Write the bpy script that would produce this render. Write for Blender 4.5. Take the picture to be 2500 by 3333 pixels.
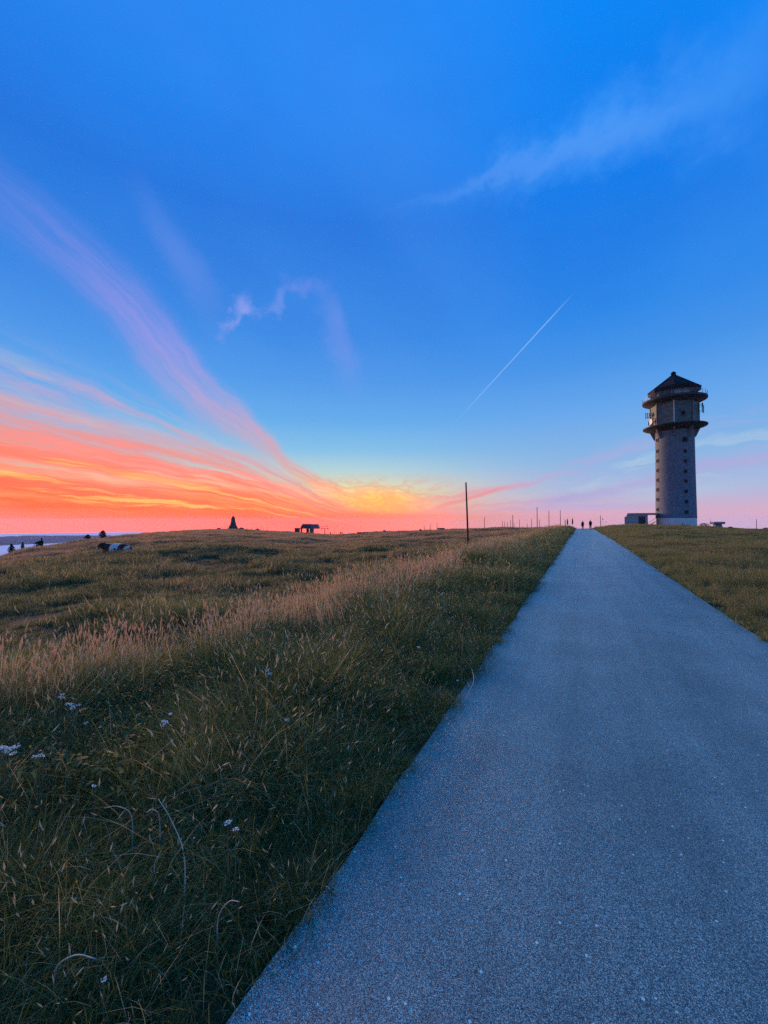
import bpy, bmesh, math, random
import numpy as np
from mathutils import Vector, Matrix

for o in list(bpy.data.objects): bpy.data.objects.remove(o)
scene = bpy.context.scene
COL = scene.collection
R = math.radians
random.seed(7); rng = np.random.default_rng(11)

# ------------------------------------------------------------------ camera
EYE = 1.6
F = 1300.0                      # focal length in photograph pixels (2500 wide)
PITCH = math.atan(30.5 / F)
cam_d = bpy.data.cameras.new('camera'); cam = bpy.data.objects.new('camera', cam_d); COL.objects.link(cam)
cam_d.sensor_fit = 'HORIZONTAL'; cam_d.sensor_width = 36; cam_d.lens = 36 * F / 2500
cam_d.clip_start = 0.05; cam_d.clip_end = 60000
cam.location = (0, 0, EYE); cam.rotation_euler = (R(90) + PITCH, 0, 0)
scene.camera = cam

# ------------------------------------------------------------------ exposure
scene.view_settings.view_transform = 'Standard'; scene.view_settings.look = 'None'
scene.view_settings.exposure = 0.0; scene.view_settings.gamma = 1.0
scene.view_settings.use_curve_mapping = False
scene.cycles.use_denoising = False      # the photograph is grainy; keep the fine texture unsmoothed
scene.cycles.volume_bounces = 1
scene.cycles.max_bounces = 5
scene.cycles.use_adaptive_sampling = True; scene.cycles.adaptive_threshold = 0.02
scene.cycles.transparent_max_bounces = 24

# ------------------------------------------------------------------ node helpers
def lin(c):
    out = []
    for v in c[:3]:
        v = v / 255.0
        out.append(v / 12.92 if v <= 0.04045 else ((v + 0.055) / 1.055) ** 2.4)
    return (*out, 1.0)

class G:
    """tiny expression builder over a node tree"""
    def __init__(s, nt): s.nt = nt
    def node(s, t, **kw):
        n = s.nt.nodes.new(t)
        for k, v in kw.items(): setattr(n, k, v)
        return n
    def put(s, sock, v):
        if hasattr(v, 'is_output') or isinstance(v, bpy.types.NodeSocket): s.nt.links.new(v, sock)
        else: sock.default_value = v
    def m(s, op, a, b=0.0, c=None, clamp=False):
        n = s.node('ShaderNodeMath', operation=op, use_clamp=clamp)
        s.put(n.inputs[0], a); s.put(n.inputs[1], b)
        if c is not None: s.put(n.inputs[2], c)
        return n.outputs[0]
    def add(s, a, b): return s.m('ADD', a, b)
    def sub(s, a, b): return s.m('SUBTRACT', a, b)
    def mul(s, a, b, clamp=False): return s.m('MULTIPLY', a, b, clamp=clamp)
    def div(s, a, b): return s.m('DIVIDE', a, b)
    def ss(s, v, lo, hi, a=0.0, b=1.0):
        n = s.node('ShaderNodeMapRange', interpolation_type='SMOOTHSTEP')
        s.put(n.inputs[0], v)
        for i, q in enumerate((lo, hi, a, b)): s.put(n.inputs[i + 1], q)
        return n.outputs[0]
    def xyz(s, x, y, z):
        n = s.node('ShaderNodeCombineXYZ')
        for i, q in enumerate((x, y, z)): s.put(n.inputs[i], q)
        return n.outputs[0]
    def sep(s, v):
        n = s.node('ShaderNodeSeparateXYZ'); s.put(n.inputs[0], v); return n.outputs
    def vm(s, op, a, b=None):
        n = s.node('ShaderNodeVectorMath', operation=op); s.put(n.inputs[0], a)
        if b is not None: s.put(n.inputs[1], b)
        return n.outputs['Value'] if op in ('DOT_PRODUCT', 'LENGTH') else n.outputs[0]
    def noise(s, vec, scale=5.0, detail=4.0, rough=0.55, dist=0.0, col=False):
        n = s.node('ShaderNodeTexNoise'); s.put(n.inputs['Vector'], vec)
        n.inputs['Scale'].default_value = scale; n.inputs['Detail'].default_value = detail
        n.inputs['Roughness'].default_value = rough; n.inputs['Distortion'].default_value = dist
        return n.outputs['Color' if col else 'Fac']
    def mix(s, f, a, b, blend='MIX'):
        n = s.node('ShaderNodeMix', data_type='RGBA', blend_type=blend)
        s.put(n.inputs[0], f); s.put(n.inputs[6], a); s.put(n.inputs[7], b)
        return n.outputs[2]
    def ramp(s, f, stops, interp='LINEAR'):
        n = s.node('ShaderNodeValToRGB'); s.put(n.inputs[0], f); cr = n.color_ramp; cr.interpolation = interp
        while len(cr.elements) < len(stops): cr.elements.new(0.5)
        for e, (p, c) in zip(cr.elements, stops): e.position = p; e.color = c if len(c) == 4 else (*c, 1)
        return n.outputs[0]
    def curve(s, v, pts, x0, x1, y0, y1):
        """piecewise smooth curve y(v) through pts, flat outside"""
        n = s.node('ShaderNodeFloatCurve')
        mp = n.mapping; mp.extend = 'HORIZONTAL'; c = mp.curves[0]
        P = sorted(((x - x0) / (x1 - x0), (y - y0) / (y1 - y0)) for x, y in pts)
        while len(c.points) < len(P): c.points.new(0.5, 0.5)
        for q, (x, y) in zip(c.points, P): q.location = (x, y); q.handle_type = 'AUTO_CLAMPED'
        mp.update()
        t = s.m('DIVIDE', s.sub(v, x0), x1 - x0, clamp=True)
        s.put(n.inputs['Value'], t)
        return s.add(s.mul(n.outputs[0], y1 - y0), y0)

def pix_dir(px, py):
    """direction (world) seen at a photograph pixel; used to measure azimuth and elevation of far things"""
    xc, yc = (px - 1250) / F, -(py - 1666.5) / F
    v = Vector((xc, math.cos(PITCH) - yc * math.sin(PITCH), math.sin(PITCH) + yc * math.cos(PITCH)))
    return v.normalized()
def azel(px, py):
    d = pix_dir(px, py); return math.degrees(math.atan2(d.x, d.y)), math.degrees(math.asin(d.z))

# ------------------------------------------------------------------ world: dusk sky with cirrus
SUN_AZ = -30.0
world = bpy.data.worlds.new('World'); scene.world = world; world.use_nodes = True
wt = world.node_tree; wt.nodes.clear(); g = G(wt)
tc = g.node('ShaderNodeTexCoord')
D = g.vm('NORMALIZE', tc.outputs['Generated'])
dx, dy, dz = g.sep(D)
DEG = 57.29578
az = g.mul(g.m('ARCTAN2', dx, dy), DEG)
el = g.mul(g.m('ARCSINE', dz), DEG)
# angular distance (horizontal) to the sun's azimuth
hl = g.m('SQRT', g.m('MAXIMUM', g.add(g.mul(dx, dx), g.mul(dy, dy)), 1e-6))
cs = g.div(g.add(g.mul(dx, math.sin(R(SUN_AZ))), g.mul(dy, math.cos(R(SUN_AZ)))), hl)
sd = g.mul(g.m('ARCCOSINE', g.m('MINIMUM', g.m('MAXIMUM', cs, -1.0), 1.0)), DEG)

def eramp(stops):
    return g.ramp(g.m('DIVIDE', g.add(el, 5.0), 95.0, clamp=True), [((e + 5) / 95.0, lin(c)) for e, c in stops])
sunward = eramp([(-5, (245, 105, 95)), (0.0, (250, 130, 105)), (1.8, (255, 180, 104)), (3.2, (253, 208, 128)), (4.8, (236, 220, 172)),
                 (7, (186, 214, 216)), (10, (136, 194, 232)), (14, (104, 174, 236)), (19, (84, 156, 234)), (25, (60, 138, 228)), (37, (36, 118, 222)),
                 (50, (32, 138, 247)), (62, (22, 136, 248)), (90, (16, 132, 246))])
away = eramp([(-5, (238, 160, 175)), (0.2, (236, 166, 182)), (1.6, (208, 176, 202)), (4, (172, 186, 222)), (8, (138, 182, 228)),
              (14, (104, 168, 236)), (20, (70, 148, 232)), (25, (48, 137, 232)), (37, (22, 124, 233)), (50, (8, 140, 252)), (90, (12, 134, 247))])
skyc = g.mix(g.ss(sd, 24, 58), sunward, away)

# soft large-scale veils high up, drawn out along the wind
wn = g.noise(g.vm('MULTIPLY', D, (2.2, 2.2, 2.2)), 1.0, 3, 0.5, col=True)
wx, wy, wz = g.sep(wn)
azw = g.add(az, g.mul(g.sub(wx, 0.5), 5.0)); elw = g.add(el, g.mul(g.sub(wy, 0.5), 4.0))
fn = g.noise(g.vm('MULTIPLY', D, (14, 14, 14)), 1.0, 5, 0.6, col=True)
fx, fy, fz = g.sep(fn)
azf = g.add(az, g.mul(g.sub(fx, 0.5), 3.0)); elf = g.add(el, g.mul(g.sub(fy, 0.5), 2.2))
plane = g.xyz(g.div(dx, g.add(dz, 0.15)), g.div(dy, g.add(dz, 0.15)), 0.0)
rot = g.node('ShaderNodeVectorRotate', rotation_type='Z_AXIS'); g.put(rot.inputs['Vector'], plane); rot.inputs['Angle'].default_value = R(40)
veil = g.noise(g.vm('MULTIPLY', rot.outputs[0], (1.5, 0.5, 1)), 1.0, 3, 0.45, 0.3)
skyc = g.mix(g.mul(g.ss(veil, 0.4, 0.8), g.mul(0.24, g.ss(el, 10, 26))), skyc, lin((92, 158, 244)))
veil2 = g.noise(g.vm('MULTIPLY', D, (1.6, 1.6, 3.0)), 1.7, 3, 0.5)
skyc = g.mix(g.mul(g.ss(veil2, 0.42, 0.62), g.mul(0.18, g.ss(el, 16, 34))), skyc, lin((28, 104, 212)))

cloud_col = g.ramp(g.m('DIVIDE', g.add(el, 5.0), 45.0, clamp=True),
    [((e + 5) / 45.0, lin(c)) for e, c in [(-5, (245, 100, 85)), (0.5, (246, 104, 78)), (3, (250, 112, 82)), (7, (250, 138, 122)), (11, (238, 158, 158)),
                                           (16, (205, 166, 205)), (22, (172, 156, 228)), (30, (128, 146, 230)), (40, (92, 146, 236))]])

def streak(p0, p1, w0, w1, color, alpha, soft0=4, soft1=4, warp=0.0, feather=0.35, broken=0.0):
    """a straight band across the sky between two directions, width in degrees"""
    global skyc
    a, b = pix_dir(*p0), pix_dir(*p1)
    n = a.cross(b).normalized(); t = n.cross(a).normalized()
    span = math.degrees(a.angle(b))
    dd = g.mul(g.m('ARCSINE', g.vm('DOT_PRODUCT', D, tuple(n))), DEG)
    if warp: dd = g.add(dd, g.mul(g.sub(fz, 0.5), warp))
    u = g.mul(g.m('ARCTAN2', g.vm('DOT_PRODUCT', D, tuple(t)), g.vm('DOT_PRODUCT', D, tuple(a))), DEG)
    w = g.add(w0, g.mul(g.m('DIVIDE', u, span, clamp=True), w1 - w0))
    m_ = g.ss(g.m('ABSOLUTE', dd), g.mul(w, feather), w, 1.0, 0.0)
    m_ = g.mul(m_, g.mul(g.ss(u, 0, soft0), g.ss(u, span - soft1, span, 1.0, 0.0)))
    if broken: m_ = g.mul(m_, g.ss(fx, 0.5 - 0.22 * broken, 0.5 + 0.16 * broken))
    skyc = g.mix(g.mul(m_, alpha), skyc, color)

AX0, AX1 = -60.0, 60.0
def acurve(a, pts, y0=-10.0, y1=60.0):
    return g.curve(a, [azel(*p) for p in pts], AX0, AX1, y0, y1)
def wcurve(a, pts, y0=0.0, y1=12.0):      # (px, width in degrees)
    return g.curve(a, [(azel(px, 1600)[0], w) for px, w in pts], AX0, AX1, y0, y1)

streak((1350, 690), (2700, 140), 1.2, 7.0, lin((82, 161, 252)), 0.42, 20, 6, 9.0, 0.0)
streak((1250, 730), (2420, 240), 0.4, 2.2, lin((104, 170, 252)), 0.28, 16, 10, 5.0, 0.0)
streak((1150, 720), (2500, 300), 0.5, 2.0, lin((84, 146, 240)), 0.28, 12, 20, 4.0, 0.0)
streak((1440, 1420), (1882, 938), 0.06, 0.13, lin((158, 198, 248)), 0.62, 9, 5, 0.05, 0.1)
streak((380, 480), (760, 1120), 1.6, 3.4, lin((118, 150, 232)), 0.35, 10, 10, 3, 0.05)
streak((1030, 890), (1180, 1330), 1.8, 3.0, lin((140, 156, 238)), 0.3, 6, 8, 4.5, 0.0)
streak((690, 1110), (830, 985), 2.0, 1.4, lin((156, 165, 238)), 0.62, 1.5, 2.0, 11.0, 0.0, 1.0)
streak((765, 950), (835, 1065), 1.3, 1.2, lin((158, 168, 240)), 0.55, 1.2, 1.5, 8.0, 0.0, 1.0)
streak((840, 1040), (930, 930), 1.2, 1.2, lin((138, 160, 238)), 0.4, 1.2, 1.5, 8.0, 0.0, 1.0)
streak((890, 945), (1110, 900), 1.6, 2.8, lin((130, 150, 236)), 0.4, 2.0, 5.0, 9.0, 0.0, 0.8)

# pink ray of cirrus running down to the sunset point
b1c = acurve(azf, [(-160, 470), (0, 600), (150, 730), (300, 860), (450, 1020), (560, 1145), (650, 1240), (780, 1360), (880, 1455), (980, 1545), (1090, 1605), (1200, 1650)])
b1w = wcurve(azf, [(-100, 3.2), (300, 4.0), (560, 5.2), (700, 4.0), (900, 2.4), (1080, 1.2), (1180, 0.7)])
b1d = g.div(g.sub(elw, b1c), b1w)
fil = g.noise(g.xyz(g.mul(b1d, 2.2), g.mul(az, 0.06), 3.0), 1.6, 6, 0.65, 0.3)
b1a = g.mul(g.ss(b1d, 0.15, 1.15, 1.0, 0.0), g.ss(b1d, -1.35, -0.1, 0.0, 1.0))
b1a = g.mul(b1a, g.mul(g.ss(az, -58, -24, 0.2, 0.92), g.ss(az, -10, -3, 1.0, 0.0)))
b1a = g.mul(b1a, g.ss(fil, 0.3, 0.65, 0.4, 1.0))
skyc = g.mix(g.mul(b1a, 0.74), skyc, cloud_col)

# the big fan of lit cirrus on the left
up = acurve(azf, [(-200, 1130), (0, 1215), (300, 1320), (600, 1405), (800, 1478), (950, 1560), (1080, 1625), (1200, 1668), (1330, 1690)])
low = -2.6
v = g.div(g.sub(elw, low), g.sub(up, low))
vs = g.div(g.sub(g.add(el, g.mul(g.sub(fy, 0.5), 1.0)), low), g.sub(up, low))
s1 = g.noise(g.xyz(g.mul(vs, 5.0), g.mul(az, 0.03), 0.0), 1.0, 6, 0.6, 0.15)
s2 = g.noise(g.xyz(g.mul(vs, 15.0), g.mul(az, 0.05), 7.0), 1.0, 5, 0.65, 0.1)
s3 = g.noise(g.xyz(g.mul(vs, 6.0), g.mul(az, 0.03), 13.0), 1.0, 4, 0.55, 0.2)
leftm = g.ss(az, 0, -9, 0.0, 1.0)
fade = g.mul(leftm, g.ss(sd, 60, 95, 1.0, 0.0))
# body: salmon to orange; holes show pale sky, seams glow yellow
ma = g.ss(g.add(v, g.mul(g.sub(s1, 0.5), 0.9)), 0.66, 1.12, 1.0, 0.0)
ma = g.mul(ma, g.ss(g.add(s3, g.mul(s2, 0.55)), 0.58, 0.86, g.ss(v, 0.2, 0.8, 0.7, 0.1), 1.0))
mcol = g.ramp(g.add(v, g.mul(g.sub(s3, 0.5), 0.25)), [(0.0, lin((250, 122, 104))), (0.13, lin((248, 128, 108))), (0.22, lin((250, 118, 72))), (0.32, lin((252, 112, 66))),
                                                   (0.45, lin((252, 122, 86))), (0.62, lin((250, 136, 112))), (0.8, lin((240, 150, 140))), (1.0, lin((214, 172, 184)))])
skyc = g.mix(g.mul(ma, fade), skyc, mcol)
gold = g.mul(g.ss(s2, 0.51, 0.64), g.mul(g.ss(v, 0.2, 0.32), g.ss(v, 0.45, 0.75, 1.0, 0.0)))
skyc = g.mix(g.mul(g.mul(gold, fade), 0.8), skyc, lin((255, 208, 110)))
grey = g.mul(g.ss(s3, 0.5, 0.66), g.mul(g.mul(g.ss(v, 0.55, 0.75), g.ss(v, 0.95, 1.2, 1.0, 0.0)), g.ss(az, -18, -34, 0.0, 1.0)))
skyc = g.mix(g.mul(g.mul(grey, fade), 0.7), skyc, lin((190, 190, 200)))
dark = g.mul(g.ss(s1, 0.52, 0.66), g.mul(g.ss(v, 0.08, 0.2), g.ss(v, 0.26, 0.36, 1.0, 0.0)))
skyc = g.mix(g.mul(g.mul(dark, fade), 0.7), skyc, lin((240, 98, 44)))

# finer rays of cirrus fanning out of the sunset point
ra = g.sub(-5.5, azw); re_ = g.sub(elw, 0.5)
rho = g.m('SQRT', g.add(g.mul(ra, ra), g.mul(re_, re_)))
phi = g.add(g.mul(g.m('ARCTAN2', g.add(re_, g.mul(g.sub(fy, 0.5), 0.8)), ra), DEG), g.mul(rho, 0.25))
r1_ = g.noise(g.xyz(g.mul(phi, 0.20), g.mul(rho, 0.045), 31.0), 1.0, 6, 0.66, 0.2)
r2_ = g.noise(g.xyz(g.mul(phi, 0.55), g.mul(rho, 0.10), 37.0), 1.0, 5, 0.66, 0.2)
rmask = g.mul(g.mul(g.ss(rho, 4, 12), g.ss(rho, 30, 58, 1.0, 0.0)), g.mul(g.ss(phi, 10, 20), g.ss(phi, 31, 40, 1.0, 0.0)))
ray = g.mul(g.ss(g.add(g.mul(r1_, 0.65), g.mul(r2_, 0.45)), 0.5, 0.72), rmask)
skyc = g.mix(g.mul(ray, 0.8), skyc, cloud_col)
pale = g.mul(g.ss(r1_, 0.52, 0.36), rmask)
skyc = g.mix(g.mul(pale, 0.2), skyc, lin((226, 206, 208)))
# warm core above the sunset point
core_d = g.m('SQRT', g.add(g.m('POWER', g.div(g.add(azw, 0.5), 6.0), 2.0), g.m('POWER', g.div(g.sub(elw, 2.6), 2.4), 2.0)))
skyc = g.mix(g.mul(g.mul(g.ss(core_d, 0.1, 1.2, 1.0, 0.0), g.ss(s2, 0.3, 0.6, 0.45, 1.0)), 0.8), skyc, lin((255, 204, 92)))
# thin dark-violet curls around it
cn = g.noise(g.xyz(g.mul(azf, 0.16), g.mul(elf, 0.55), 2.0), 1.0, 4, 0.6, 1.6)
curl = g.mul(g.ss(g.m('ABSOLUTE', g.sub(cn, 0.5)), 0.0, 0.09, 1.0, 0.0), g.mul(g.ss(el, 0.8, 2.0), g.ss(el, 5, 7.5, 1.0, 0.0)))
curl = g.mul(curl, g.mul(g.ss(az, -14, -7), g.ss(az, 4, 14, 1.0, 0.0)))
skyc = g.mix(g.mul(curl, 0.3), skyc, lin((226, 132, 112)))

# wisps fanning out to the right of the sunset point
up2 = acurve(azf, [(1150, 1668), (1300, 1640), (1450, 1612), (1700, 1560), (2000, 1500), (2300, 1440), (2700, 1380)])
v2 = g.div(g.sub(elf, 0.0), g.m('MAXIMUM', g.sub(up2, 0.0), 0.3))
t1 = g.noise(g.xyz(g.mul(v2, 2.6), g.mul(az, 0.045), 21.0), 1.0, 5, 0.55, 0.5)
rm = g.mul(g.ss(az, 0, 9), g.ss(sd, 85, 120, 1.0, 0.0))
wa = g.mul(g.ss(t1, 0.46, 0.66), g.mul(g.ss(v2, 0.12, 0.3), g.ss(v2, 1.0, 1.7, 1.0, 0.0)))
wcol = g.mix(g.ss(az, 6, 30), lin((240, 160, 160)), lin((176, 172, 220)))
skyc = g.mix(g.mul(g.mul(wa, rm), 0.75), skyc, wcol)
wl = g.mul(g.ss(t1, 0.46, 0.34), g.mul(g.ss(v2, 0.35, 0.6), g.ss(v2, 0.9, 1.4, 1.0, 0.0)))
skyc = g.mix(g.mul(g.mul(wl, rm), 0.36), skyc, lin((200, 216, 222)))
streak((1380, 1665), (1690, 1572), 0.5, 0.35, lin((238, 150, 150)), 0.8, 4, 4, 0.7, 0.1)
streak((1700, 1655), (2450, 1490), 0.9, 1.1, lin((176, 168, 216)), 0.6, 6, 10, 1.2, 0.1)
streak((1950, 1640), (2600, 1560), 0.9, 1.8, lin((180, 206, 224)), 0.32, 7, 10, 1.6, 0.0)
# pink band lying on the horizon
pb = g.ss(g.add(el, g.mul(g.sub(g.noise(g.xyz(g.mul(az, 0.07), g.mul(el, 0.5), 5.0), 1.0, 3, 0.5), 0.5), 3.0)), 0.0, 1.9, 1.0, 0.0)
pcol = g.ramp(g.m('DIVIDE', g.add(az, 60), 120.0, clamp=True), [(0.0, lin((250, 122, 60))), (0.42, lin((250, 112, 52))), (0.55, lin((246, 140, 100))), (0.66, lin((228, 158, 160))), (0.85, lin((204, 176, 206))), (1.0, lin((184, 178, 216)))])
skyc = g.mix(g.mul(pb, 0.85), skyc, pcol)

# the glow round the sunset is brighter in red than a display can show
sr = g.node('ShaderNodeSeparateColor'); g.put(sr.inputs[0], skyc)
hot = g.mul(g.mul(g.ss(sd, 24, 50, 1.0, 0.0), g.ss(el, 4, 12, 1.0, 0.0)), g.ss(sr.outputs[0], 0.8, 0.95))
cr_ = g.node('ShaderNodeCombineColor'); g.put(cr_.inputs[0], g.mul(sr.outputs[0], g.add(1.0, g.mul(hot, 1.0)))); g.put(cr_.inputs[1], sr.outputs[1]); g.put(cr_.inputs[2], sr.outputs[2])
skyc = cr_.outputs[0]
bg = g.node('ShaderNodeBackground'); g.put(bg.inputs[0], skyc); bg.inputs[1].default_value = 1.0
wo = g.node('ShaderNodeOutputWorld'); wt.links.new(bg.outputs[0], wo.inputs[0])
world.cycles.sampling_method = 'MANUAL'; world.cycles.sample_map_resolution = 256

# ------------------------------------------------------------------ afterglow: the low sun behind thin cloud
sun_d = bpy.data.lights.new('sun', 'SUN'); sun = bpy.data.objects.new('sun', sun_d); COL.objects.link(sun)
sun_d.energy = 5.0; sun_d.angle = R(24); sun_d.color = (1.0, 0.60, 0.36)
SUN_EL = 9.0
sdir = Vector((math.sin(R(SUN_AZ)) * math.cos(R(SUN_EL)), math.cos(R(SUN_AZ)) * math.cos(R(SUN_EL)), math.sin(R(SUN_EL))))
sun.rotation_euler = sdir.to_track_quat('Z', 'Y').to_euler()
sun.location = (-60, 160, 60)

# ------------------------------------------------------------------ scene helpers
def tag(o, label, cat=None, group=None, kind=None):
    o['label'] = label
    if cat: o['category'] = cat
    if group: o['group'] = group
    if kind: o['kind'] = kind
    return o
def empty(name, loc=(0, 0, 0), rz=0.0):
    o = bpy.data.objects.new(name, None); COL.objects.link(o); o.location = loc; o.rotation_euler = (0, 0, rz)
    o.empty_display_size = 0.2
    return o
def obj(name, bm, mat, parent=None, smooth=False):
    if isinstance(bm, bpy.types.Mesh): me = bm
    else:
        me = bpy.data.meshes.new(name); bm.to_mesh(me); bm.free()
    if mat is not None and not me.materials: me.materials.append(mat)
    if smooth: me.polygons.foreach_set('use_smooth', [True] * len(me.polygons))
    o = bpy.data.objects.new(name, me); COL.objects.link(o)
    if parent: o.parent = parent
    return o
def copy_tree(o, parent=None):
    c = o.copy(); COL.objects.link(c); c.parent = parent
    for ch in o.children: copy_tree(ch, c)
    return c
def B(): return bmesh.new()
def box(bm, c, s, rz=0.0, bevel=0.0):
    r = bmesh.ops.create_cube(bm, size=1.0)
    M = Matrix.Translation(c) @ Matrix.Rotation(rz, 4, 'Z') @ Matrix.Diagonal((*s, 1))
    bmesh.ops.transform(bm, matrix=M, verts=r['verts'])
    if bevel:
        es = list({e for v_ in r['verts'] for e in v_.link_edges})
        bmesh.ops.bevel(bm, geom=es, offset=bevel, segments=1, affect='EDGES')
    return bm
def tube(bm, pts, rad, seg=8, flat=1.0):
    pts = [Vector(p) for p in pts]; rings = []
    if not hasattr(rad, '__len__'): rad = [rad] * len(pts)
    for i, p in enumerate(pts):
        d = (pts[min(i + 1, len(pts) - 1)] - pts[max(i - 1, 0)]).normalized()
        a = d.orthogonal().normalized() if abs(d.z) < 0.95 else Vector((1, 0, 0)).cross(d).normalized().cross(d)
        a = (Vector((0, 0, 1)).cross(d) if abs(d.z) < 0.95 else Vector((1, 0, 0))); a = (a - d * a.dot(d)).normalized(); b = d.cross(a)
        rings.append([bm.verts.new(p + (a * math.cos(2 * math.pi * k / seg) + b * math.sin(2 * math.pi * k / seg) * flat) * rad[i]) for k in range(seg)])
    for r0, r1 in zip(rings, rings[1:]):
        for k in range(seg): bm.faces.new((r0[k], r0[(k + 1) % seg], r1[(k + 1) % seg], r1[k]))
    bm.faces.new(list(reversed(rings[0]))); bm.faces.new(rings[-1])
    return bm
def ball(bm, c, s, rot=None, u=16, v_=10):
    r = bmesh.ops.create_uvsphere(bm, u_segments=u, v_segments=v_, radius=1.0)
    M = Matrix.Translation(c) @ (rot or Matrix.Identity(4)) @ Matrix.Diagonal((*s, 1))
    bmesh.ops.transform(bm, matrix=M, verts=r['verts']); return bm
def lathe(bm, prof, seg=64, rot0=0.0, cap=True):
    rings = []
    for r_, z in prof:
        rings.append([bm.verts.new((r_ * math.sin(rot0 + 2 * math.pi * k / seg), -r_ * math.cos(rot0 + 2 * math.pi * k / seg), z)) for k in range(seg)])
    for a, b in zip(rings, rings[1:]):
        for k in range(seg): bm.faces.new((a[k], a[(k + 1) % seg], b[(k + 1) % seg], b[k]))
    if cap:
        bm.faces.new(list(reversed(rings[0]))); bm.faces.new(rings[-1])
    return bm
def autosmooth(o, ang=35):
    me = o.data; bm = bmesh.new(); bm.from_mesh(me)
    for f in bm.faces: f.smooth = True
    for e in bm.edges:
        if len(e.link_faces) == 2 and e.calc_face_angle(0) > R(ang): e.smooth = False
    bm.to_mesh(me); bm.free(); return o
def fuse(bm, voxel, smooth=3, decimate=None):
    """one continuous skin out of overlapping volumes"""
    me = bpy.data.meshes.new('tmp'); bm.to_mesh(me); bm.free()
    o = bpy.data.objects.new('tmp', me); COL.objects.link(o)
    m_ = o.modifiers.new('r', 'REMESH'); m_.mode = 'VOXEL'; m_.voxel_size = voxel
    s_ = o.modifiers.new('s', 'SMOOTH'); s_.iterations = smooth; s_.factor = 0.5
    if decimate:
        d_ = o.modifiers.new('d', 'DECIMATE'); d_.ratio = decimate
    dg = bpy.context.evaluated_depsgraph_get()
    out = bpy.data.meshes.new_from_object(o.evaluated_get(dg))
    bpy.data.objects.remove(o); bpy.data.meshes.remove(me)
    return out

def material(name, rough=0.7, spec=0.3):
    m_ = bpy.data.materials.new(name); m_.use_nodes = True
    nt = m_.node_tree; nt.nodes.clear(); q = G(nt)
    p = q.node('ShaderNodeBsdfPrincipled'); p.inputs['Roughness'].default_value = rough
    p.inputs['Specular IOR Level'].default_value = spec
    o = q.node('ShaderNodeOutputMaterial'); nt.links.new(p.outputs[0], o.inputs[0])
    return m_, q, p, o
def bump(q, p, h, dist, strength=0.6):
    b = q.node('ShaderNodeBump'); b.inputs['Distance'].default_value = dist; b.inputs['Strength'].default_value = strength
    q.put(b.inputs['Height'], h); q.nt.links.new(b.outputs[0], p.inputs['Normal'])
def mottled(name, c0, c1, scale, rough=0.75, spec=0.3, bumpd=0.0, coord='Object', detail=5, metallic=0.0):
    m_, q, p, o = material(name, rough, spec)
    t = q.node('ShaderNodeTexCoord').outputs[coord]
    n = q.noise(t, scale, detail, 0.6)
    q.put(p.inputs['Base Color'], q.mix(q.ss(n, 0.3, 0.7), (*c0, 1), (*c1, 1)))
    p.inputs['Metallic'].default_value = metallic
    if bumpd: bump(q, p, n, bumpd)
    return m_

# ------------------------------------------------------------------ terrain
# crest line of the hilltop as seen round the viewpoint: (photograph column, row, metres ahead)
CREST = [(-1500, 1990, 62), (-900, 1925, 60), (-400, 1868, 60), (0, 1819, 62), (67, 1799, 65), (139, 1784, 70), (211, 1774, 77), (287, 1762, 86), (350, 1753, 97), (422, 1744, 115),
         (548, 1732, 180), (633, 1727, 240), (743, 1723, 300), (792, 1724, 300), (867, 1729, 280), (960, 1733, 255), (1039, 1739, 235), (1091, 1742, 215),
         (1128, 1741, 200), (1166, 1738, 180), (1222, 1733, 160), (1293, 1731, 140), (1480, 1724.5, 108), (1577, 1722.5, 98), (1641, 1720, 92), (1741, 1720, 88),
         (1809, 1718.5, 86), (1846, 1717, 86), (1876, 1720, 90), (1928, 1720, 90), (1996, 1711.5, 92), (2055, 1707.5, 100), (2135, 1709, 106), (2228, 1710.5, 110),
         (2327, 1716, 108), (2427, 1721, 104), (2500, 1724, 100), (2900, 1736, 88), (3600, 1752, 70)]
_az, _rs, _zs = [], [], []
for px, py, Y in CREST:
    d = pix_dir(px, py); x = d.x / d.y * Y
    _az.append(math.degrees(math.atan2(x, Y))); _rs.append(math.hypot(x, Y)); _zs.append(EYE + d.z / d.y * Y)
# close the ring behind the viewpoint
_az = [-180, -120] + _az + [120, 180]; _rs = [70, 70] + _rs + [70, 70]; _zs = [-0.5, -3.5] + _zs + [-1.0, -0.5]
PD = np.array([0.443, 0.8965]); PD /= np.linalg.norm(PD); PN = np.array([PD[1], -PD[0]])   # along and across the path
T_L, T_R = -1.0, 2.16
def hash_noise(x, y, s, seed):
    # smooth value noise
    x = np.asarray(x) / s; y = np.asarray(y) / s
    xi = np.floor(x).astype(int); yi = np.floor(y).astype(int); fx_ = x - xi; fy_ = y - yi
    fx_ = fx_ * fx_ * (3 - 2 * fx_); fy_ = fy_ * fy_ * (3 - 2 * fy_)
    def h(i, j):
        n = (i * 374761393 + j * 668265263 + seed * 974634777) & 0x7fffffff
        n = ((n ^ (n >> 13)) * 1274126177) & 0x7fffffff
        return ((n ^ (n >> 16)) & 0xffff) / 65535.0
    return (h(xi, yi) * (1 - fx_) + h(xi + 1, yi) * fx_) * (1 - fy_) + (h(xi, yi + 1) * (1 - fx_) + h(xi + 1, yi + 1) * fx_) * fy_ - 0.5
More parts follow.
